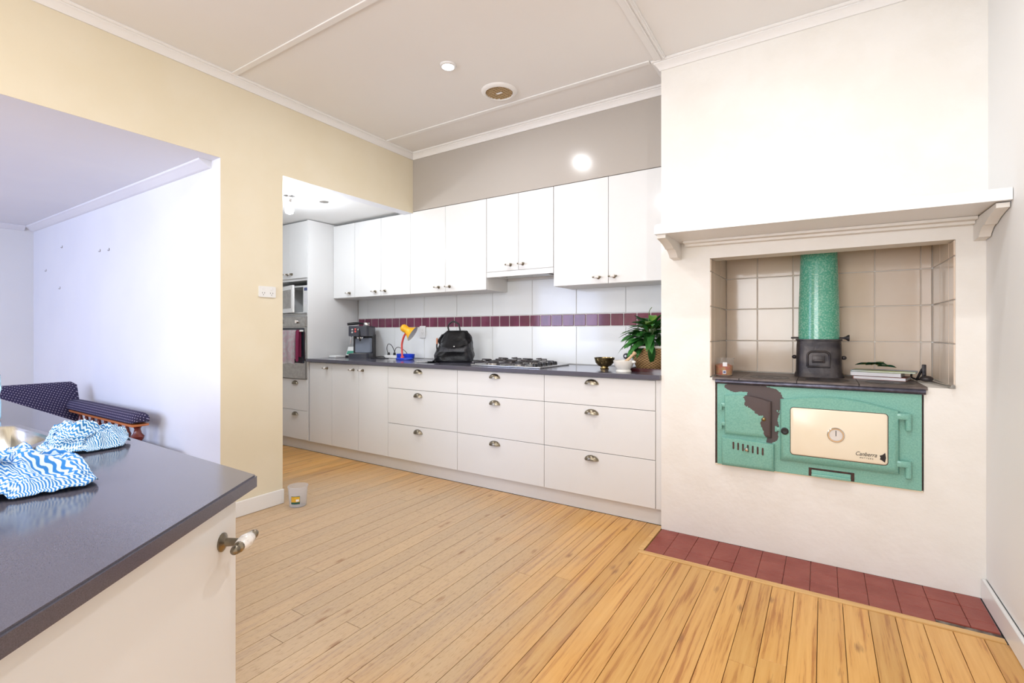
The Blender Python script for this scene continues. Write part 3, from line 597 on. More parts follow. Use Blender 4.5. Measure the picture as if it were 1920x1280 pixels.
# flue
fx, fy = -.022, 3.262
bm = B(); rings = []
for z, wx, wy in ((.9117, .122, .098), (.925, .118, .094), (.94, .112, .09), (1.09, .108, .088), (1.112, .106, .088), (1.1145, .112, .092), (1.122, .112, .092), (1.1225, .1, .085)):
    rings.append([(fx+math.copysign(abs(math.cos(a))**.42, math.cos(a))*wx, fy+math.copysign(abs(math.sin(a))**.42, math.sin(a))*wy, z) for a in [2*math.pi*k/40 for k in range(40)]])
loft(bm, rings); obj('flue_base', bm, 'iron', SV, 40, label='black cast iron flue base')
yf = fy-.091
bm = B()
def ringplate(w, h, r, t, y):
    o_ = [(-w, -h), (w, -h)]+[(w*math.cos(R(a)) if False else (w-r)+r*math.cos(R(a)), (h-r)+r*math.sin(R(a))) for a in range(0, 91, 15)]+[(-(w-r)+r*math.cos(R(a)), (h-r)+r*math.sin(R(a))) for a in range(90, 181, 15)]
    tube(bm, [(fx+u, y, 1.012+v) for u, v in o_+[o_[0]]], t, 8)
ringplate(.052, .042, .025, .006, yf); box(bm, fx-.03, fx+.03, yf-.006, yf+.004, .992, 1.032, .003); box(bm, fx-.022, fx+.022, yf-.010, yf-.004, .998, 1.012, .002); obj('soot_plate', bm, 'iron', SV, 40)
for s in (-1, 1):
    bm = B(); ell(bm, (fx+s*.118, fy-.03, 1.02), (.013, .012, .011)); obj('lug', bm, 'iron', SV, 40)
bm = B(); lathe(bm, [(.1005, 1.1228), (.0985, 1.3), (.090, 1.58), (.084, 1.93)], (fx, fy, 0), 40, sy=.86); obj('flue_pipe', bm, 'enamel_flue', SV, 40, label='mottled green enamel flue pipe')
bm = B(); cyl(bm, (fx-.135, fy-.02, 1.129), (fx+.128, fy-.02, 1.129), .005); lathe(bm, [(.005, 0), (.009, .012), (.017, .022), (.018, .028), (.001, .03)], (fx+.115, fy-.02, 1.129), 16, d=(1, 0, 0)); obj('damper_knob', bm, 'iron', SV, 40)

# things standing on the stove
bm = B(); c = (-.485, 3.035, .9118)
t = thing('plastic_tub', c, 'clear plastic tub of red and yellow scraps on the stove top', 'tub')
bm = B(); lathe(bm, [(.044, 0), (.046, .002), (.053, .096), (.057, .098), (.057, .101), (.052, .101), (.0505, .095), (.0435, .004), (.001, .004)], c, 28); obj('tub_wall', bm, 'clear_thin', t, 40)
bm = B(); lathe(bm, [(.0425, .0045), (.0475, .058), (.03, .066), (.001, .06)], c, 24); obj('contents', bm, 'salsa', t, 40)
def wraplabel(bm, c, r, a0, a1, z0, z1, mi=0, n=8, th=.0006):
    A = []
    for i in range(n+1):
        a = R(a0+(a1-a0)*i/n); A.append([(c[0]+rr*math.cos(a), c[1]+rr*math.sin(a), c[2]+z) for rr, z in ((r, z0), (r+th, z0), (r+th, z1), (r, z1))])
    loft(bm, A, mi)
bm = B(); wraplabel(bm, c, .0512, -88, -62, .055, .078); obj('price_sticker', bm, 'label_white', t, 0)
bm = B(); wraplabel(bm, c, .0492, -88, -68, .012, .032); ps = obj('barcode_sticker', bm, 'label_white', t, 0)
bm = B(); wraplabel(bm, c, .0499, -85, -71, .016, .028); obj('barcode', bm, 'print_blue', ps, 0)
bk = [(.262, 3.235, .9118, .225, .15, .017, 'page', 'cover_red', R(-15), 'white paged book with red cover, lowest of the stack on the stove'), (.245, 3.240, .9305, .215, .145, .019, 'page', 'cover_red', R(-13), 'white paged book in the middle of the stack on the stove'), (.272, 3.245, .9512, .27, .16, .007, 'page', 'cover_a', R(-10), 'thin magazine with blue and lime cover on top of the stack')]
for x, y, z, bw_, bd, bh, pg, cv, rz, lab in bk:
    t = thing('book' if bh > .01 else 'magazine', (x, y, z), lab, 'book' if bh > .01 else 'magazine', None, rz)
    bm = B(); e = .0015; box(bm, -bw_/2+.003, bw_/2-.002, -bd/2+.002, bd/2-.002, e, bh-e); obj('pages', bm, pg, t, 0, True)
    bm = B(); box(bm, -bw_/2, bw_/2, -bd/2, bd/2, 0, e-.0002); box(bm, -bw_/2, bw_/2, -bd/2, bd/2, bh-e+.0002, bh); box(bm, -bw_/2, -bw_/2+.0025, -bd/2, bd/2, e, bh-e); obj('cover', bm, cv if bh < .01 else 'paper' if z > .92 else cv, t, 0, True)
def leaf_mesh(name, L_, W, droop, mat, fold=.12, n=7, twist=0):
    bm = B(); V = []
    for i in range(n+1):
        t_ = i/n; w = W*math.sin(math.pi*min(1, t_**.75*.98+.02))**.8*(1-.25*t_)
        x = L_*(t_-droop*.25*t_**2); z = -droop*L_*.55*t_**2.0
        V.append([bm.verts.new((x, s*w, z+abs(s)*w*fold-(0 if s else 0)+.01*math.sin(t_*6)*s*.3)) for s in (-1, -.5, 0, .5, 1)])
    for a, b_ in zip(V, V[1:]):
        for k in range(4): bm.faces.new((a[k], a[k+1], b_[k+1], b_[k]))
    bmesh.ops.solidify(bm, geom=bm.faces[:], thickness=.0006)
    o = obj(name, bm, mat, None, 60); me = o.data; bpy.data.objects.remove(o); return me
LD = leaf_mesh('dry_leaf', .085, .03, .12, 'leaf_dry', .35)
lt = thing('dried_leaves', (.235, 3.22, .9584), 'small bunch of drying green leaves on top of the magazine', 'leaves')
for k in range(7):
    share(LD, 'leaf', lt, (random.uniform(-.02, .02), random.uniform(-.015, .015), 0.022+.0025*k), (random.uniform(-.12, .12), random.uniform(-.1, .02), k*.9+.2))
tl = thing('stove_tool', (.42, 3.2, .9118), 'black cast iron stove lid lifter lying beside the books', 'tool')
bm = B(); tube(bm, [(.405, 3.25, .918), (.405, 3.22, .918), (.408, 3.20, .935), (.418, 3.19, .965), (.428, 3.188, .985)], .006, 8); box(bm, .42, .437, 3.18, 3.194, .925, .998, .003); tube(bm, [(.392, 3.29, .945), (.39, 3.288, .925), (.40, 3.27, .918), (.43, 3.18, .92)], .005, 8); ell(bm, (.435, 3.165, .928), (.028, .024, .0155)); obj('lifter', bm, 'iron', tl, 45)
pk = thing('poker', (.46, 3.0, .9118), 'steel rod poker with a cylindrical grip poking out over the niche edge', 'poker')
bm = B(); cyl(bm, (.446, 3.14, .918), (.478, 2.90, .9185), .0055, n=10); obj('rod', bm, 'steel', pk, 40)
bm = B(); cyl(bm, (.4775, 2.905, .9195), (.484, 2.862, .9195), .0085, n=16); obj('grip', bm, 'steel', pk, 40)

# ------------------------------------------------------------------ things on the long bench
ZT = .9072
cf = thing('coffee_machine', (-3.89, 3.28, ZT), 'dark grey espresso machine with a portafilter lying on top', 'coffee machine', None, R(33))
x0, x1, y0, y1 = -3.99, -3.79, 3.15, 3.43
def rbox(bm, x0, x1, y0, y1, z0, z1, r, mi=0): prism(bm, rrect(x0, x1, y0, y1, r, 5), XY, z0, z1, mi)
bm = B(); rbox(bm, x0, x1, y0, y1-.02, ZT, ZT+.045, .035); obj('drip_tray', bm, 'graphite', cf, 35)
bm = B(); box(bm, x0+.02, x1-.02, y0+.02, y0+.12, ZT+.0455, ZT+.048, .001); obj('drip_grid', bm, 'steel_dark', cf, 0)
bm = B(); box(bm, x0+.005, x1, y1-.12, y1, ZT+.0005, ZT+.235, .006); obj('column', bm, 'graphite_side', cf, 35)
bm = B(); rbox(bm, x0, x1, y0+.005, y1, ZT+.2155, ZT+.315, .03); hdm = obj('brew_head', bm, 'graphite', cf, 35)
bm = B(); lathe(bm, [(.03, 0), (.032, .02), (.03, .024)], (-3.89, 3.225, ZT+.19), 20); obj('group_ring', bm, 'chrome', cf, 40)
bm = B(); box(bm, x0+.045, x1-.002, y1-.20, y1-.121, ZT+.05, ZT+.2, .012); obj('water_tank', bm, 'tank_plastic', cf, 40)
bm = B(); tube(bm, [(x0+.03, y0+.03, ZT+.214), (x0+.025, y0+.02, ZT+.18), (x0+.02, y0+.015, ZT+.13)], .004, 8); obj('steam_wand', bm, 'chrome', cf, 40)
for i, (bx_, bz_) in enumerate(((.045, .28), (.045, .252), (.075, .285), (.075, .262), (.105, .28))):
    bm = B(); lathe(bm, [(.009, 0), (.009, .003), (.001, .004)], (x0+bx_, y0+.0048, ZT+bz_), 14, d=(0, -1, 0)); obj('button', bm, 'chrome' if i not in (2, 3) else 'red', cf, 40)
bm = B(); tube(bm, [(x0+.11, y0+.004, ZT+.285), (x0+.115, y0-.006, ZT+.26), (x0+.118, y0-.004, ZT+.21), (x0+.12, y0+.01, ZT+.17)], .007, 8); obj('steam_lever', bm, 'black_plastic', cf, 40)
pf = thing('portafilter', (-3.89, 3.28, ZT+.3152), 'chrome portafilter with black handle lying on the coffee machine', 'portafilter', None, R(33))
bm = B(); lathe(bm, [(.03, 0), (.032, .004), (.032, .03), (.027, .036), (.001, .037)], (-3.85, 3.31, ZT+.3155), 22); obj('basket', bm, 'chrome', pf, 40)
bm = B(); tube(bm, [(-3.88, 3.30, ZT+.34), (-3.92, 3.28, ZT+.345), (-3.96, 3.26, ZT+.341), (-4.02, 3.235, ZT+.334)], .012, 12, rs=[.007, .012, .014, .013]); obj('grip', bm, 'black_plastic', pf, 40)
# phone cradle and white box
bm = B(); box(bm, -4.17, -4.06, 3.10, 3.22, ZT, ZT+.022, .006); tag(rebase(obj('modem_box', bm, 'white_plastic', None, 35), (-4.115, 3.16, ZT)), 'flat white box on the bench beside the oven tower', 'box')
ph = thing('cordless_phone', (-4.07, 3.29, ZT), 'small white and green screened handset leaning in its cradle', 'phone', None, R(25))
bm = B(); box(bm, -.045, .045, -.04, .04, 0, .018, .006); obj('cradle', bm, 'black_plastic', ph, 35, True)
bm = B(); box(bm, -.04, .04, -.006, .006, 0, .10, .004); box(bm, -.034, .034, -.0072, -.0055, .01, .05, mi=1); q = obj('handset', bm, ['white_plastic', 'phone_green'], ph, 35, True); q.location = (0, -.022, .0185); q.rotation_euler = (R(-32), 0, 0)
# cables and power board
bm = B(); box(bm, -3.66, -3.47, 3.36, 3.41, ZT, ZT+.03, .006); pb = tag(rebase(obj('power_board', bm, 'white_plastic', None, 35), (-3.56, 3.385, ZT)), 'white power board behind the blue lamp base', 'power board')
def spline(pts, n=6):
    out = []; P = [Vector(p) for p in pts]; P = [P[0]]+P+[P[-1]]
    for i in range(1, len(P)-2):
        for k in range(n):
            t_ = k/n; a, b_, c_, d_ = P[i-1], P[i], P[i+1], P[i+2]
            out.append(.5*((2*b_)+(c_-a)*t_+(2*a-5*b_+4*c_-d_)*t_**2+(3*b_-a-3*c_+d_)*t_**3))
    return out+[P[-1]]
cabs = [('black looped cable rising from the power board', [(-3.62, 3.38, .945), (-3.63, 3.37, 1.0), (-3.60, 3.36, 1.045), (-3.55, 3.36, 1.03), (-3.53, 3.38, .96), (-3.55, 3.39, .943)]),
        ('thin black cable arching over to the desk lamp', [(-3.53, 3.375, .943), (-3.50, 3.36, 1.0), (-3.46, 3.37, 1.015), (-3.42, 3.42, .97), (-3.41, 3.44, .912)]),
        ('black cable coiled on the bench by the coffee machine', [(-3.77, 3.32, .9105), (-3.70, 3.25, .9105), (-3.62, 3.25, .915), (-3.58, 3.30, .9105), (-3.66, 3.33, .925), (-3.74, 3.29, .9105), (-3.68, 3.22, .9105), (-3.57, 3.23, .9105), (-3.52, 3.29, .9105)])]
for l, pts in cabs:
    bm = B(); tube(bm, spline(pts), .0032, 8); o = obj('cable', bm, 'black_plastic', None, 60); tag(rebase(o, (pts[0][0], pts[0][1], ZT)), l, 'cable')
for i, x in enumerate((-3.62, -3.54)):
    bm = B(); cyl(bm, (x, 3.385, ZT+.0302), (x, 3.385, ZT+.055), .014, .011); o = obj('power_plug', bm, 'black_plastic', None, 40); tag(rebase(o, (x, 3.385, ZT+.03)), ('black plug in the power board under the tall looped cable', 'black plug in the power board under the thin arching cable')[i], 'plug')
# desk lamp
dl = thing('desk_lamp', (-3.30, 3.30, ZT), 'toy coloured desk lamp with blue base, red neck and yellow shade', 'lamp')
bm = B(); lathe(bm, [(.085, 0), (.09, .004), (.09, .014), (.08, .018), (.001, .018)], (-3.27, 3.25, ZT), 32, sy=.7)
obj('base', bm, 'blue', dl, 40)
bm = B(); lathe(bm, [(.09, 0), (.098, .012), (.104, .048), (.1, .048), (.092, .015), (.001, .012)], (-3.34, 3.335, ZT+.0005), 32, sy=.62); obj('pen_tray', bm, 'blue', dl, 40)
neck = spline([(-3.285, 3.24, ZT+.018), (-3.29, 3.24, ZT+.08), (-3.285, 3.235, ZT+.15), (-3.25, 3.225, ZT+.215), (-3.225, 3.22, ZT+.24)])
bm = B(); tube(bm, neck, .0095, 12); lathe(bm, [(.018, 0), (.018, .008), (.01, .014)], (-3.285, 3.24, ZT+.0182), 16); obj('neck', bm, 'red', dl, 50)
ax = Vector((.70, .34, -.50)).normalized(); c = Vector((-3.235, 3.222, ZT+.287))
bm = B(); lathe(bm, [(.001, -.04), (.022, -.037), (.034, -.022), (.036, 0), (.032, .02), (.036, .034), (.056, .066), (.074, .088)], c, 28, 0, ax, False); lathe(bm, [(.0725, .0875), (.0545, .066), (.034, .036), (.001, .024)], c, 28, 1, ax, False); obj('shade', bm, ['yellow', 'lamp_inside'], dl, 50)
bm = B(); ell(bm, c+ax*.055, (.02, .02, .02)); obj('bulb', bm, 'white_plastic', dl, 50)
# papers
for i, (x, y, rz, l) in enumerate(((-2.83, 3.06, .3, 'loose white paper under the others beside the backpack'), (-2.80, 3.05, .75, 'topmost loose white paper beside the backpack'))):
    bm = B(); V = [[bm.verts.new((-.09+.18*a/6, -.065+.13*b_/4, .0008+.004*i+.006*max(0, math.sin(a*.8+i))*(b_/4))) for a in range(7)] for b_ in range(5)]
    for p, q in zip(V, V[1:]):
        for k in range(6): bm.faces.new((p[k], p[k+1], q[k+1], q[k]))
    bmesh.ops.solidify(bm, geom=bm.faces[:], thickness=.0005); o = obj('paper_sheet', bm, 'paper', None, 60); o.location = (x, y, ZT+.001); o.rotation_euler = (0, 0, rz); tag(o, l, 'paper')
# backpack
bp_ = thing('backpack', (-2.665, 3.24, ZT), 'black leather backpack with flap, top handle and studs standing on the bench', 'bag', None, R(22))
PZ = [(0, .150, .070, 0), (.012, .166, .086, 0), (.06, .168, .092, .002), (.12, .155, .084, .008), (.18, .132, .068, .016), (.225, .110, .05, .022), (.255, .092, .034, .026), (.268, .082, .02, .026)]
def bagpt(a, z, off=0):
    for (z0, *p0), (z1, *p1) in zip(PZ, PZ[1:]):
        if z <= z1+1e-6: break
    t_ = min(1, max(0, (z-z0)/(z1-z0))); wx, wy, dx = [u+(v_-u)*t_ for u, v_ in zip(p0, p1)]
    ca, sa = math.cos(a), math.sin(a); q = Vector((dx+math.copysign(abs(ca)**.6, ca)*wx, math.copysign(abs(sa)**.62, sa)*wy, z))
    f = noise.noise(Vector((ca*1.6, sa*1.6, z*11)))*.016+noise.noise(Vector((ca*3+4, sa*3, z*26)))*.009
    if z < .01 or z > .262: f *= .3
    n_ = Vector((ca, sa, .25)).normalized(); return q+n_*(f+off)
bm = B(); loft(bm, [[bagpt(2*math.pi*k/56, z) for k in range(56)] for z in (0, .006, .012, .025, .04, .055, .07, .085, .10, .115, .13, .145, .16, .175, .19, .205, .22, .235, .25, .262, .268)]); obj('bag_body', bm, 'leather', bp_, 60, True)
bm = B(); G = []
for j in range(12):
    row = []
    for i in range(25):
        a = R(186+168*i/24); zl = .118+.062*abs(i/12-1)**1.1
        row.append(bm.verts.new(bagpt(a, .2675+(zl-.2675)*j/11, .006+.010*(j/11)**2)))
    G.append(row)
for i in range(25):   # over the top edge to the back
    pass
for a, b_ in zip(G, G[1:]):
    for i in range(24): bm.faces.new((a[i], a[i+1], b_[i+1], b_[i]))
top = bm.faces.new(list(reversed(G[0])))
bmesh.ops.solidify(bm, geom=bm.faces[:], thickness=.004); obj('flap', bm, 'leather_flap', bp_, 60, True)
bm = B(); G = [[bm.verts.new(bagpt(R(238+64*i/12), .022+.065*j/5, .007)) for i in range(13)] for j in range(6)]
for a, b_ in zip(G, G[1:]):
    for i in range(12): bm.faces.new((a[i], a[i+1], b_[i+1], b_[i]))
bmesh.ops.solidify(bm, geom=bm.faces[:], thickness=.006); obj('front_pocket', bm, 'leather_flap', bp_, 50, True)
bm = B(); tube(bm, spline([(-.055, .02, .262), (-.06, .015, .31), (-.02, .012, .345), (.03, .015, .325), (.045, .02, .268)]), .007, 8); obj('top_handle', bm, 'leather_flap', bp_, 60, True)
bm = B(); tube(bm, spline([(-.10, -.02, .235), (-.135, -.06, .16), (-.13, -.07, .08), (-.15, -.075, .02), (-.17, -.06, .01)]), .007, 8); obj('strap', bm, 'leather_flap', bp_, 60, True)
bm = B(); box(bm, -.142, -.128, -.068, -.05, .15, .205, .004); obj('strap_tab', bm, 'suede_tan', bp_, 40, True)
for x, z in ((.03, .135),):
    bm = B(); lathe(bm, [(.006, 0), (.006, .003), (.001, .005)], (x, -.104, z), 12, d=(0, -1, 0)); obj('stud', bm, 'chrome', bp_, 40, True)
# cooktop
ck = thing('gas_cooktop', (-1.96, 3.16, ZT), 'stainless steel gas cooktop with black trivets set on the bench', 'cooktop')
kx0, kx1, ky0, ky1 = -2.265, -1.655, 2.945, 3.405
bm = B(); box(bm, kx0, kx1, ky0, ky1, ZT, ZT+.012, .004); obj('steel_plate', bm, 'steel', ck, 35)
for bx_, by_, r in ((-2.13, 3.06, .048), (-2.13, 3.29, .036), (-1.90, 3.06, .036), (-1.90, 3.29, .048)):
    bm = B(); lathe(bm, [(r*1.15, 0), (r*1.1, .008), (r*.9, .012), (r*.9, .015)], (bx_, by_, ZT+.0122), 24, 1); lathe(bm, [(r*.86, .0151), (r*.86, .02), (r*.7, .023), (.001, .023)], (bx_, by_, ZT+.0122), 24, 0); obj('burner', bm, ['black_plastic', 'steel'], ck, 40)
for bx_ in (-2.13, -1.90):
    for by_ in (3.06, 3.29):
        bm = B(); h = ZT+.045; hw = .107
        tube(bm, [(bx_-hw, by_-hw, h-.018), (bx_+hw, by_-hw, h-.018), (bx_+hw, by_+hw, h-.018), (bx_-hw, by_+hw, h-.018), (bx_-hw, by_-hw, h-.018)], .0045, 8)
        for dx, dy in ((1, 0), (-1, 0), (0, 1), (0, -1)): tube(bm, [(bx_+dx*hw, by_+dy*hw, h-.018), (bx_+dx*hw, by_+dy*hw, h), (bx_+dx*.03, by_+dy*.03, h)], .0045, 8)
        for dx in (-1, 1):
            for dy in (-1, 1): cyl(bm, (bx_+dx*hw, by_+dy*hw, ZT+.0122), (bx_+dx*hw, by_+dy*hw, h-.015), .005, n=8)
        obj('trivet', bm, 'iron', ck, 40)
for i in range(5):
    bm = B(); lathe(bm, [(.019, 0), (.018, .016), (.014, .02), (.001, .02)], (-1.725, 2.995+.075*i, ZT+.0122), 18); obj('knob', bm, 'black_plastic', ck, 40)
# bowl, mortar, pestle, plant
c = (-1.285, 3.20, ZT); t = thing('brass_bowl', c, 'dark brass footed bowl beside the white mortar', 'bowl')
bm = B(); lathe(bm, [(.03, 0), (.031, .003), (.026, .008), (.026, .014), (.045, .022), (.062, .042), (.069, .068), (.072, .078), (.069, .078), (.065, .066), (.056, .042), (.035, .026), (.001, .022)], c, 36); obj('bowl_body', bm, 'bowl_brass', t, 45)
c = (-1.075, 3.0, ZT); t = thing('mortar', c, 'white stone mortar on the bench in front of the plant', 'mortar')
bm = B(); lathe(bm, [(.047, 0), (.049, .004), (.047, .01), (.042, .016), (.048, .026), (.058, .042), (.064, .062), (.066, .072), (.062, .074), (.057, .062), (.045, .036), (.001, .028)], c, 36); obj('mortar_body', bm, 'mortar', t, 45)
bm = B(); ell(bm, (c[0]+.07, c[1]-.012, c[2]+.066), (.014, .012, .01)); obj('pouring_lip', bm, 'mortar', t, 45)
pe = thing('pestle', (c[0], c[1], ZT+.03), 'wooden pestle leaning in the white mortar', 'pestle')
bm = B(); p0 = Vector((c[0]-.01, c[1]+.0, ZT+.042)); p1 = Vector((c[0]+.075, c[1]+.01, ZT+.128)); dv = p1-p0
tube(bm, [p0+dv*k for k in (0, .05, .3, .6, .82, .9, .97, 1)], .01, 14, rs=[.008, .012, .0105, .0085, .0085, .013, .0135, .006]); obj('pestle_shaft', bm, 'pestle_wood', pe, 50)
px_, py_ = -.958, 3.20
bm = B(); rbox(bm, -1.07, CX-.006, 3.075, 3.33, ZT, ZT+.008, .02); rbox(bm, -1.07, CX-.006, 3.075, 3.083, ZT+.008, ZT+.022, .002); rbox(bm, -1.07, -1.062, 3.083, 3.33, ZT+.008, ZT+.022, .002)
tag(rebase(obj('serving_tray', bm, 'tray_red', None, 35), (-.94, 3.2, ZT)), 'glossy dark red tray under the wicker plant pot', 'tray')
pz = ZT+.0085
pl = thing('potted_plant', (px_, py_, pz), 'leafy green peace lily in a wicker basket pot on the bench', 'plant')
bm = B(); lathe(bm, [(.088, 0), (.094, .006), (.112, .05), (.124, .10), (.129, .142), (.123, .142), (.115, .12), (.001, .118)], (0, 0, 0), 40); obj('wicker_pot', bm, 'wicker', pl, 45, True)
bm = B(); lathe(bm, [(.1305, .1425), (.133, .15), (.130, .158), (.120, .158), (.119, .1425)], (0, 0, 0), 40); obj('pot_rim', bm, 'mortar', pl, 45, True)
bm = B(); lathe(bm, [(.1135, .1185), (.1135, .135), (.001, .145)], (0, 0, 0), 24); obj('soil', bm, 'soil', pl, 45, True)
LV = [leaf_mesh('leafA', .135, .027, .75, 'leaf'), leaf_mesh('leafB', .155, .024, 1.1, 'leaf'), leaf_mesh('leafC', .12, .03, .5, 'leaf'), leaf_mesh('leafD', .13, .026, .9, 'leaf_pale')]
rnd = random.Random(4)
for k in range(300):
    a = rnd.uniform(0, 2*math.pi); ca, sa = math.cos(a), math.sin(a)
    ring = rnd.random(); rad = .015+.095*ring; zz = .30-.14*ring+rnd.uniform(-.03, .03)
    el = rnd.uniform(.55, 1.1)*(1-ring)-.25*ring+rnd.uniform(-.15, .2)
    p = Vector((ca*rad, sa*rad, zz)); sc = rnd.uniform(.8, 1.2); reach = rad+.14*sc*math.cos(el)
    if px_+ca*reach > CX-.015 or py_+sa*reach > YT-.02 or (px_+ca*reach+.03*abs(sa) > CX-.012): continue
    made = globals().get('made', 0)+1
    if made > 95: break
    m_ = LV[3] if rnd.random() < .12 else rnd.choice(LV[:3])
    share(m_, 'leaf', pl, p, (rnd.uniform(-.35, .35), -el, a), (sc, sc, sc))
    bm = B(); tube(bm, [(ca*rad*.35, sa*rad*.35, .135), (ca*rad*.7, sa*rad*.7, .135+(zz-.135)*.65), tuple(p)], .0022, 5); obj('stem', bm, 'stem', pl, 60, True)
for dx, dy, z0 in ((-.06, -.105, .175), (.04, -.125, .165), (-.105, -.07, .17)):
    share(LV[1], 'leaf', pl, (dx, dy, z0), (0, 1.15, math.atan2(dy, dx)), (.95, 1.1, 1)); bm = B(); tube(bm, [(dx*.3, dy*.3, .14), (dx*.7, dy*.7, z0+.01), (dx, dy, z0)], .0022, 5); obj('stem', bm, 'stem', pl, 60, True)
bm = B(); tube(bm, spline([(-.02, -.01, .14), (-.015, -.01, .30), (-.01, -.01, .38), (.008, -.012, .41)]), .0022, 6); obj('flower_stalk', bm, 'stem', pl, 60, True)
# power points
def socket(loc, rz, label, holes=2, w=.115, h=.072):
    t = thing('power_point', loc, label, 'power point', None, rz)
    bm = B(); prism(bm, rrect(-w/2, w/2, -h/2, h/2, .006), XZ, -.009, -.0005); obj('plate', bm, 'white_plastic', t, 30, True)
    for s in ((-1, 1) if holes == 2 else (0,)):
        bm = B()
        for dx, r_ in ((-.008, 25), (.008, -25)):
            v = box(bm, s*.028+dx-.0012, s*.028+dx+.0012, -.0096, -.0088, -.012, -.004); 
        box(bm, s*.028-.0012, s*.028+.0012, -.0096, -.0088, -.024, -.016); obj('socket_slots', bm, 'ink', t, 0, True)
        bm = B(); box(bm, s*.028-.006, s*.028+.006, -.0115, -.0088, .012, .026, .001); obj('switch', bm, 'gloss_white', t, 30, True)
    return t
socket((XL, 1.828, 1.428), R(90), 'double white power point on the cream wall')
socket((-3.27, YT, 1.165), 0, 'white power point on the tiles behind the desk lamp', 1, .075, .115)
socket((-1.225, YT, 1.0), 0, 'white power point on the tiles behind the plant', 1, .075, .115)
bm = B(); lathe(bm, [(.022, 0), (.022, .02), (.016, .03), (.001, .031)], (-1.225, YT-.0125, .985), 20, 0, (0, -1, 0)); lathe(bm, [(.008, .0311), (.001, .0325)], (-1.225, YT-.0125, .985), 12, 1, (0, -1, 0)); tag(rebase(obj('round_plug', bm, ['black_plastic', 'label_white'], None, 40), (-1.225, YT-.0125, .985)), 'round black plug in the power point behind the plant', 'plug')

# ------------------------------------------------------------------ ceiling fittings
def spot(loc, power, col, size=1.0, angle=176, blend=.35):
    l = bpy.data.lights.new('downlight_lamp', 'AREA'); l.shape = 'DISK'; l.size = .075; l.energy = power; l.color = col; return l
dls = [(-1.886, 2.234), (-.05, 1.62), (-1.60, .45), (-.15, .15), (-1.6, -1.4)]  # first is seen, second read off the bright chimney, the rest added for light
for i, (x, y) in enumerate(dls):
    t = thing('downlight', (x, y, ZC-.0005), 'unseen recessed downlight put in to light the kitchen' if i else 'lit recessed downlight near the round ceiling vent', 'downlight', 'kitchen downlights')
    bm = B(); lathe(bm, [(.036, -.012), (.048, -.010), (.050, -.002), (.050, 0), (.036, 0)], (0, 0, 0), 32, cap=False); obj('trim_ring', bm, 'gloss_white', t, 40, True)
    bm = B(); lathe(bm, [(.035, -.004), (.035, -.0075), (.001, -.009)], (0, 0, 0), 28); obj('lens', bm, 'lens_glow', t, 40, True)
    lo = bpy.data.objects.new('downlight_lamp', spot(None, DOWNLIGHT_W, DOWNLIGHT_COL)); COL.objects.link(lo); lo.location = (x, y, ZC-.016)
v = thing('ceiling_vent', (-1.805, 2.658, ZC-.0005), 'round white ceiling vent with brown grille beside the downlight', 'vent')
bm = B(); lathe(bm, [(.088, -.004), (.092, -.016), (.105, -.016), (.118, -.006), (.12, 0), (.088, 0)], (0, 0, 0), 40, cap=False); obj('ring', bm, 'trim_white', v, 40, True)
bm = B(); lathe(bm, [(.0875, 0), (.0875, -.003), (.001, -.003)], (0, 0, 0), 36); obj('backing', bm, 'vent_dark', v, 0, True)
for k in range(-4, 5):
    hw = math.sqrt(max(0, .087**2-(k*.019)**2))
    bm = B(); box(bm, -hw, hw, k*.019-.003, k*.019+.003, -.012, -.0035); obj('slat', bm, 'vent_gold', v, 0, True)
    bm = B(); box(bm, k*.019-.0015, k*.019+.0015, -hw, hw, -.0105, -.0036); obj('cross_bar', bm, 'vent_gold', v, 0, True)
bm = B(); box(bm, -.022, .022, -.009, .009, -.0135, -.0121, .001); obj('badge', bm, 'trim_white', v, 0, True)
pd = thing('pendant_light', (-3.60, 2.31, 2.262), 'bare glowing bulb on a small ceiling fitting near the oven tower', 'light')
bm = B(); lathe(bm, [(.045, 0), (.045, -.01), (.02, -.02), (.02, -.055), (.016, -.06)], (0, 0, 0), 24); obj('lamp_holder', bm, 'chrome', pd, 40, True)
bm = B(); lathe(bm, [(.012, -.06), (.02, -.075), (.032, -.105), (.034, -.125), (.026, -.148), (.001, -.157)], (0, 0, 0), 24); obj('bulb', bm, 'bulb_glow', pd, 40, True)
l = bpy.data.lights.new('pendant_lamp', 'POINT'); l.energy = PENDANT_W*2; l.color = PENDANT_COL; l.shadow_soft_size = .05; lo = bpy.data.objects.new('pendant_lamp', l); lo.location = (-3.60, 2.31, 2.04); COL.objects.link(lo)
bm = B(); lathe(bm, [(.035, 0), (.035, -.006), (.001, -.008)], (0, 0, 0), 24); o = obj('ceiling_disc', bm, 'steel_dark', None, 40); o.location = (-3.54, 2.585, 2.2618); tag(o, 'small flat dark disc on the low ceiling by the bare bulb', 'ceiling disc')
# picture hooks in the dining room
for x, z, l in ((-5.014, 1.832, 'one of two bare picture hooks side by side on the dining room wall'), (-4.825, 1.824, 'one of two bare picture hooks side by side on the dining room wall'), (-5.927, 1.95, 'single picture hook set highest on the dining room wall'), (-6.385, 1.764, 'single picture hook nearest the far corner of the dining room'), (-5.986, 1.573, 'single picture hook set lowest on the dining room wall')):
    bm = B(); box(bm, -.008, .008, -.003, -.0005, -.012, .02, .001); tube(bm, [(0, -.003, -.008), (0, -.014, -.014), (0, -.018, -.004)], .003, 6); o = obj('picture_hook', bm, 'pewter', None, 40); o.location = (x, 1.535, z); o.scale = (.65, .65, .65)
    tag(o, l, 'hook', 'picture hooks on the dining room wall')

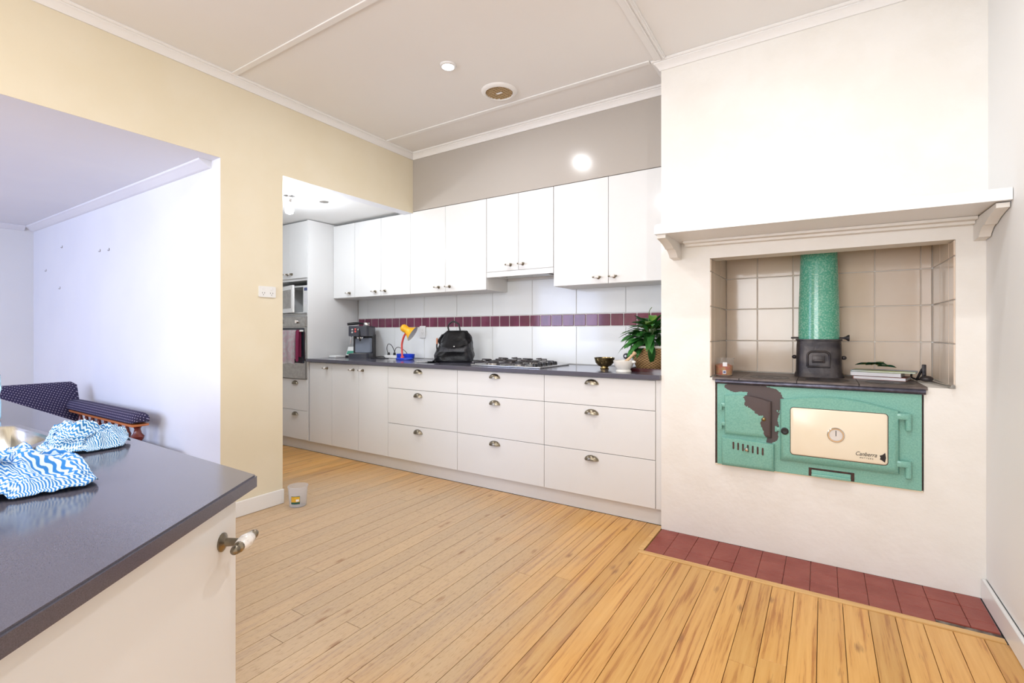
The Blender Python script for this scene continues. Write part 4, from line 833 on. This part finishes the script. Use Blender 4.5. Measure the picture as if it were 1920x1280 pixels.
# ------------------------------------------------------------------ peninsula bench with sink
A_, ZI = Vector((-.857, .487)), .905
Bp = Vector((-.857+.586*.62, .487-.81*.62))
poly = [(A_.x, A_.y), (Bp.x, Bp.y), (Bp.x-.20, Bp.y-.12), (-2.95, -.16), (-2.95, .516)]
sink = [(-1.83, .375), (-1.56, .385), (-1.455, .31), (-1.43, .06), (-1.50, -.03), (-1.80, -.04), (-1.875, .03), (-1.885, .32)]
bm = B(); outer = [bm.verts.new((x, y, ZI)) for x, y in poly]; inner = [bm.verts.new((x, y, ZI)) for x, y in sink]
es = [bm.edges.new((outer[i], outer[(i+1) % len(outer)])) for i in range(len(outer))]+[bm.edges.new((inner[i], inner[(i+1) % len(inner)])) for i in range(len(inner))]
bmesh.ops.triangle_fill(bm, use_beauty=True, edges=es)
ext = bmesh.ops.extrude_face_region(bm, geom=bm.faces[:]); bmesh.ops.translate(bm, verts=[v_ for v_ in ext['geom'] if isinstance(v_, bmesh.types.BMVert)], vec=(0, 0, -.022))
bmesh.ops.recalc_face_normals(bm, faces=bm.faces)
be = [e for e in bm.edges if len(e.link_faces) == 2 and e.calc_face_angle(0) > R(60) and all(v_.co.z > ZI-.001 for v_ in e.verts)]
bmesh.ops.bevel(bm, geom=be, offset=.003, segments=2, affect='EDGES')
tag(rebase(obj('peninsula_benchtop', bm, 'stone', None, 30), (-1.7, .15, ZI-.022)), 'dark grey stone benchtop of the peninsula with an angled end and sink', 'benchtop')
pc = thing('peninsula_cupboard', (-1.3, .15, 0), 'cream white peninsula cupboard under the dark benchtop with an angled door', 'cupboard')
dn = Vector((.586, -.81)); nn = Vector((.81, .586))
c0 = A_-nn*.022+dn*.028; c1 = Bp-nn*.022
bm = B(); cut = c0-nn*.02
body = [(c0-nn*.021)[:], (c1-nn*.021)[:], (c1.x-.2, c1.y-.08), (-1.40, -.13), (-1.40, -.05), (-1.40, .36), (-1.40, .465)]
prism(bm, body, XY, .105, ZI-.0225); prism(bm, [(-1.9, -.13), (-2.93, -.13), (-2.93, .47), (-1.9, .47)], XY, .105, ZI-.0225); prism(bm, [(-1.40, .44), (-1.9, .44), (-1.9, .47), (-1.4, .47)], XY, .105, ZI-.0225); obj('carcass', bm, 'cab_white', pc, 0)
ang = math.atan2(dn.y, dn.x)
bm = B(); Ld = (c1-c0).length; box(bm, .0, Ld, 0, .0195, .11, ZI-.034, .0015); d = obj('door', bm, 'cab_white', pc, 30, True)
d.location = Vector((c0.x-nn.x*.0202, c0.y-nn.y*.0202, 0))-Vector(pc.location); d.rotation_euler = (0, 0, ang)
# door faces +normal: local +Y is the outer side
hk = share(TKM, 'handle', d, (.045, .0195, .815), (0, 0, R(180)), (1.15, 1.15, 1.15))
bm = B(); prism(bm, [(c0-nn*.07)[:], (c1-nn*.07)[:], (c1.x-.2, c1.y-.03), (-2.9, -.08), (-2.9, .42), (-1.0, .42)], XY, .001, .1045); obj('plinth', bm, 'cab_white', pc, 0)
sk = thing('sink', (-1.65, .17, ZI), 'stainless steel sink bowl with chamfered corners set in the peninsula', 'sink')
def scaled(k, dz): cx, cy = -1.655, .17; return [(cx+(x-cx)*k, cy+(y-cy)*k, ZI+dz) for x, y in sink]
bm = B(); loft(bm, [scaled(1.075, .0006), scaled(1.07, .0035), scaled(1.0, .0035), scaled(.975, -.004), scaled(.93, -.155), scaled(.85, -.17), scaled(.12, -.176), scaled(.1, -.18), scaled(.9, -.174), scaled(.95, -.157), scaled(.985, -.02), scaled(.992, .0006)], 0, False, True); obj('bowl', bm, 'steel', sk, 40)
bm = B(); lathe(bm, [(.042, 0), (.042, .002), (.03, .001), (.001, -.002)], (-1.655, .17, ZI-.1745), 24); obj('waste', bm, 'chrome', sk, 40)
# wiping cloths: crumpled sheets
def cloth(name, c, rx, ry, h, seed, mat, label, rz, notch=None):
    bm = B(); n = 70; uvl = bm.loops.layers.uv.new('UVMap'); V = []; uvs = {}
    for j in range(n+1):
        row = []
        for i in range(n+1):
            u, v_ = i/n*2-1, j/n*2-1
            k = Vector((u*1.5+seed*3.1, v_*1.5+seed, seed*.7)); k2 = Vector((u*3.4+seed, v_*3.4-seed, seed*1.7))
            wx = noise.noise(k)*.55+noise.noise(k2)*.28; wy = noise.noise(k+Vector((7, 3, 1)))*.55+noise.noise(k2+Vector((3, 9, 2)))*.28
            e = 1+.30*noise.noise(Vector((u*1.4/(abs(u)+abs(v_)+.01)+seed, v_*1.4/(abs(u)+abs(v_)+.01), seed)))
            q = math.sqrt(u*u+v_*v_)+1e-6; mm = max(abs(u), abs(v_)); s = (mm/q)**.75
            r2 = min(1, mm)
            rid = 1-abs(noise.noise(Vector((u*1.9-seed, v_*1.9+seed*2, 3.3))))*2.1
            rid2 = 1-abs(noise.noise(Vector((u*4.3+seed*5, v_*4.3, 1.1))))*2.0
            z = h*(1-r2**3)*(.30+.55*max(0, rid)+.22*max(-.3, rid2))+.004+.010*max(0, noise.noise(k2*1.4))
            z += .004*abs(noise.noise(Vector((u*9, v_*9, seed)))); z = z if r2 < .9 else z*.6+.016*max(0, noise.noise(Vector((u*2.6+seed, v_*2.6, 8))))
            x, y = (u*s*e+wx*(1-r2**4)*.7)*rx, (v_*s*e+wy*(1-r2**4)*.7)*ry
            vv = bm.verts.new((x, y, max(z, .0025))); row.append(vv); uvs[vv] = (u*.5+.5, v_*.5+.5)
        V.append(row)
    for a, b_ in zip(V, V[1:]):
        for i in range(n):
            f = bm.faces.new((a[i], a[i+1], b_[i+1], b_[i]))
            for lp in f.loops: lp[uvl].uv = uvs[lp.vert]
    o = obj(name, bm, mat, None, 80); md = o.modifiers.new('thickness', 'SOLIDIFY'); md.thickness = .0012; md.offset = 1
    o.location = c; o.rotation_euler = (0, 0, rz); return tag(o, label, 'cloth')
cloth('wiping_cloth', at(152, 840, ZI)+Vector((0, 0, .0015)), .078, .066, .05, 2.0, 'wipe_b', 'crumpled teal blue wavy striped wiping cloth beside the sink corner', R(32))
cloth('wiping_cloth', at(12, 915, ZI)+Vector((0, 0, .0015)), .115, .085, .058, 5.3, 'wipe_a', 'larger bright blue wavy striped wiping cloth heaped near the bench edge', R(32))
so = thing('soap_bottle', (-2.025, .352, ZI), 'pale blue translucent detergent bottle behind the sink', 'bottle')
bm = B(); lathe(bm, [(.03, 0), (.036, .004), (.037, .05), (.033, .07), (.037, .09), (.035, .13), (.022, .165), (.012, .18), (.012, .19)], (-2.025, .352, ZI+.0005), 28); obj('bottle_body', bm, 'soap', so, 45)
bm = B(); lathe(bm, [(.014, .1905), (.014, .21), (.006, .215), (.005, .235), (.001, .236)], (-2.025, .352, ZI+.0005), 20); obj('cap', bm, 'white_plastic', so, 45)
# tub on the floor
c = (-2.965, 1.965, .001); t = thing('plastic_bucket', c, 'clear round plastic tub with yellow and green label on the floor by the wall end', 'tub')
bm = B(); lathe(bm, [(.050, 0), (.053, .003), (.061, .125), (.064, .127), (.064, .134), (.0605, .134), (.0585, .124), (.051, .006), (.001, .005)], c, 36); obj('tub_wall', bm, 'clear_plastic', t, 45)
bm = B(); wraplabel(bm, c, .0575, -78, -22, .026, .078, 0, 12); wraplabel(bm, c, .0585, -76, -24, .040, .075, 1, 12); wraplabel(bm, c, .0588, -46, -28, .044, .058, 2, 5); obj('label_sticker', bm, ['label_green', 'label_yellow', 'label_white'], t, 0)

# ------------------------------------------------------------------ chaise longue against the dining room wall
ch = thing('chaise_longue', (-4.3, 1.15, 0), 'navy dotted chaise longue with turned mahogany spindles against the pale wall', 'chaise longue')
bm = B(); box(bm, -5.30, -3.55, .78, 1.47, .25, .40, .035, seg=3); obj('seat', bm, 'upholstery', ch, 50)
bm = B(); box(bm, -5.31, -3.54, .77, 1.48, .19, .2495, .006); obj('seat_rail', bm, 'mahogany', ch, 40)
bm = B(); rings = []
for t_, th in ((0, .10), (.25, .13), (.55, .14), (.8, .13), (.93, .10), (1, .05)):
    z = .38+.375*t_; x = -5.06-.16*t_; rings.append([(x+th*math.cos(a)*.5, 1.08+math.copysign(abs(math.sin(a))**.35, math.sin(a))*(.36-(.035 if t_ > .95 else 0)), z+.03*math.cos(a)*(1-t_)) for a in [2*math.pi*k/28 for k in range(28)]])
loft(bm, rings); obj('headrest', bm, 'upholstery', ch, 50)
bm = B(); rr = []
for x, r_ in ((-5.12, .045), (-5.10, .062), (-4.9, .066), (-4.2, .066), (-3.92, .064), (-3.87, .055), (-3.845, .03)):
    rr.append([(x, 1.40+math.copysign(abs(math.cos(a))**.7, math.cos(a))*r_, 0.572+max(-.45, math.sin(a))*r_*.75) for a in [2*math.pi*k/20 for k in range(20)]])
loft(bm, rr); obj('padded_rail', bm, 'upholstery', ch, 50)
bm = B(); box(bm, -5.11, -3.865, 1.35, 1.45, .527, .5425, .004); obj('rail_moulding', bm, 'wood_edge', ch, 40)
SPM = None
for k in range(9):
    last = k == 8; r_ = 1.7 if last else 1; x = -4.98+.128*k if not last else -3.915
    if SPM is None or last:
        bm = B(); lathe(bm, [(.017*r_, .0), (.017*r_, .012), (.012*r_, .018), (.022*r_, .04), (.024*r_, .055), (.014*r_, .075), (.010*r_, .105), (.014*r_, .119), (.017*r_, .126)], (0, 0, 0), 16); o = obj('spindle', bm, 'mahogany', ch, 45, True); SPM = SPM or o
        o.location = Vector((x, 1.40, .4008))-Vector(ch.location)
    else: share(SPM, 'spindle', ch, Vector((x, 1.40, .4008))-Vector(ch.location))
for x in (-5.23, -3.62):
    for y in (.84, 1.42):
        bm = B(); lathe(bm, [(.012, 0), (.02, .01), (.016, .03), (.03, .10), (.022, .13), (.032, .16), (.032, .1895)], (x, y, .0), 18); obj('leg', bm, 'mahogany', ch, 45)
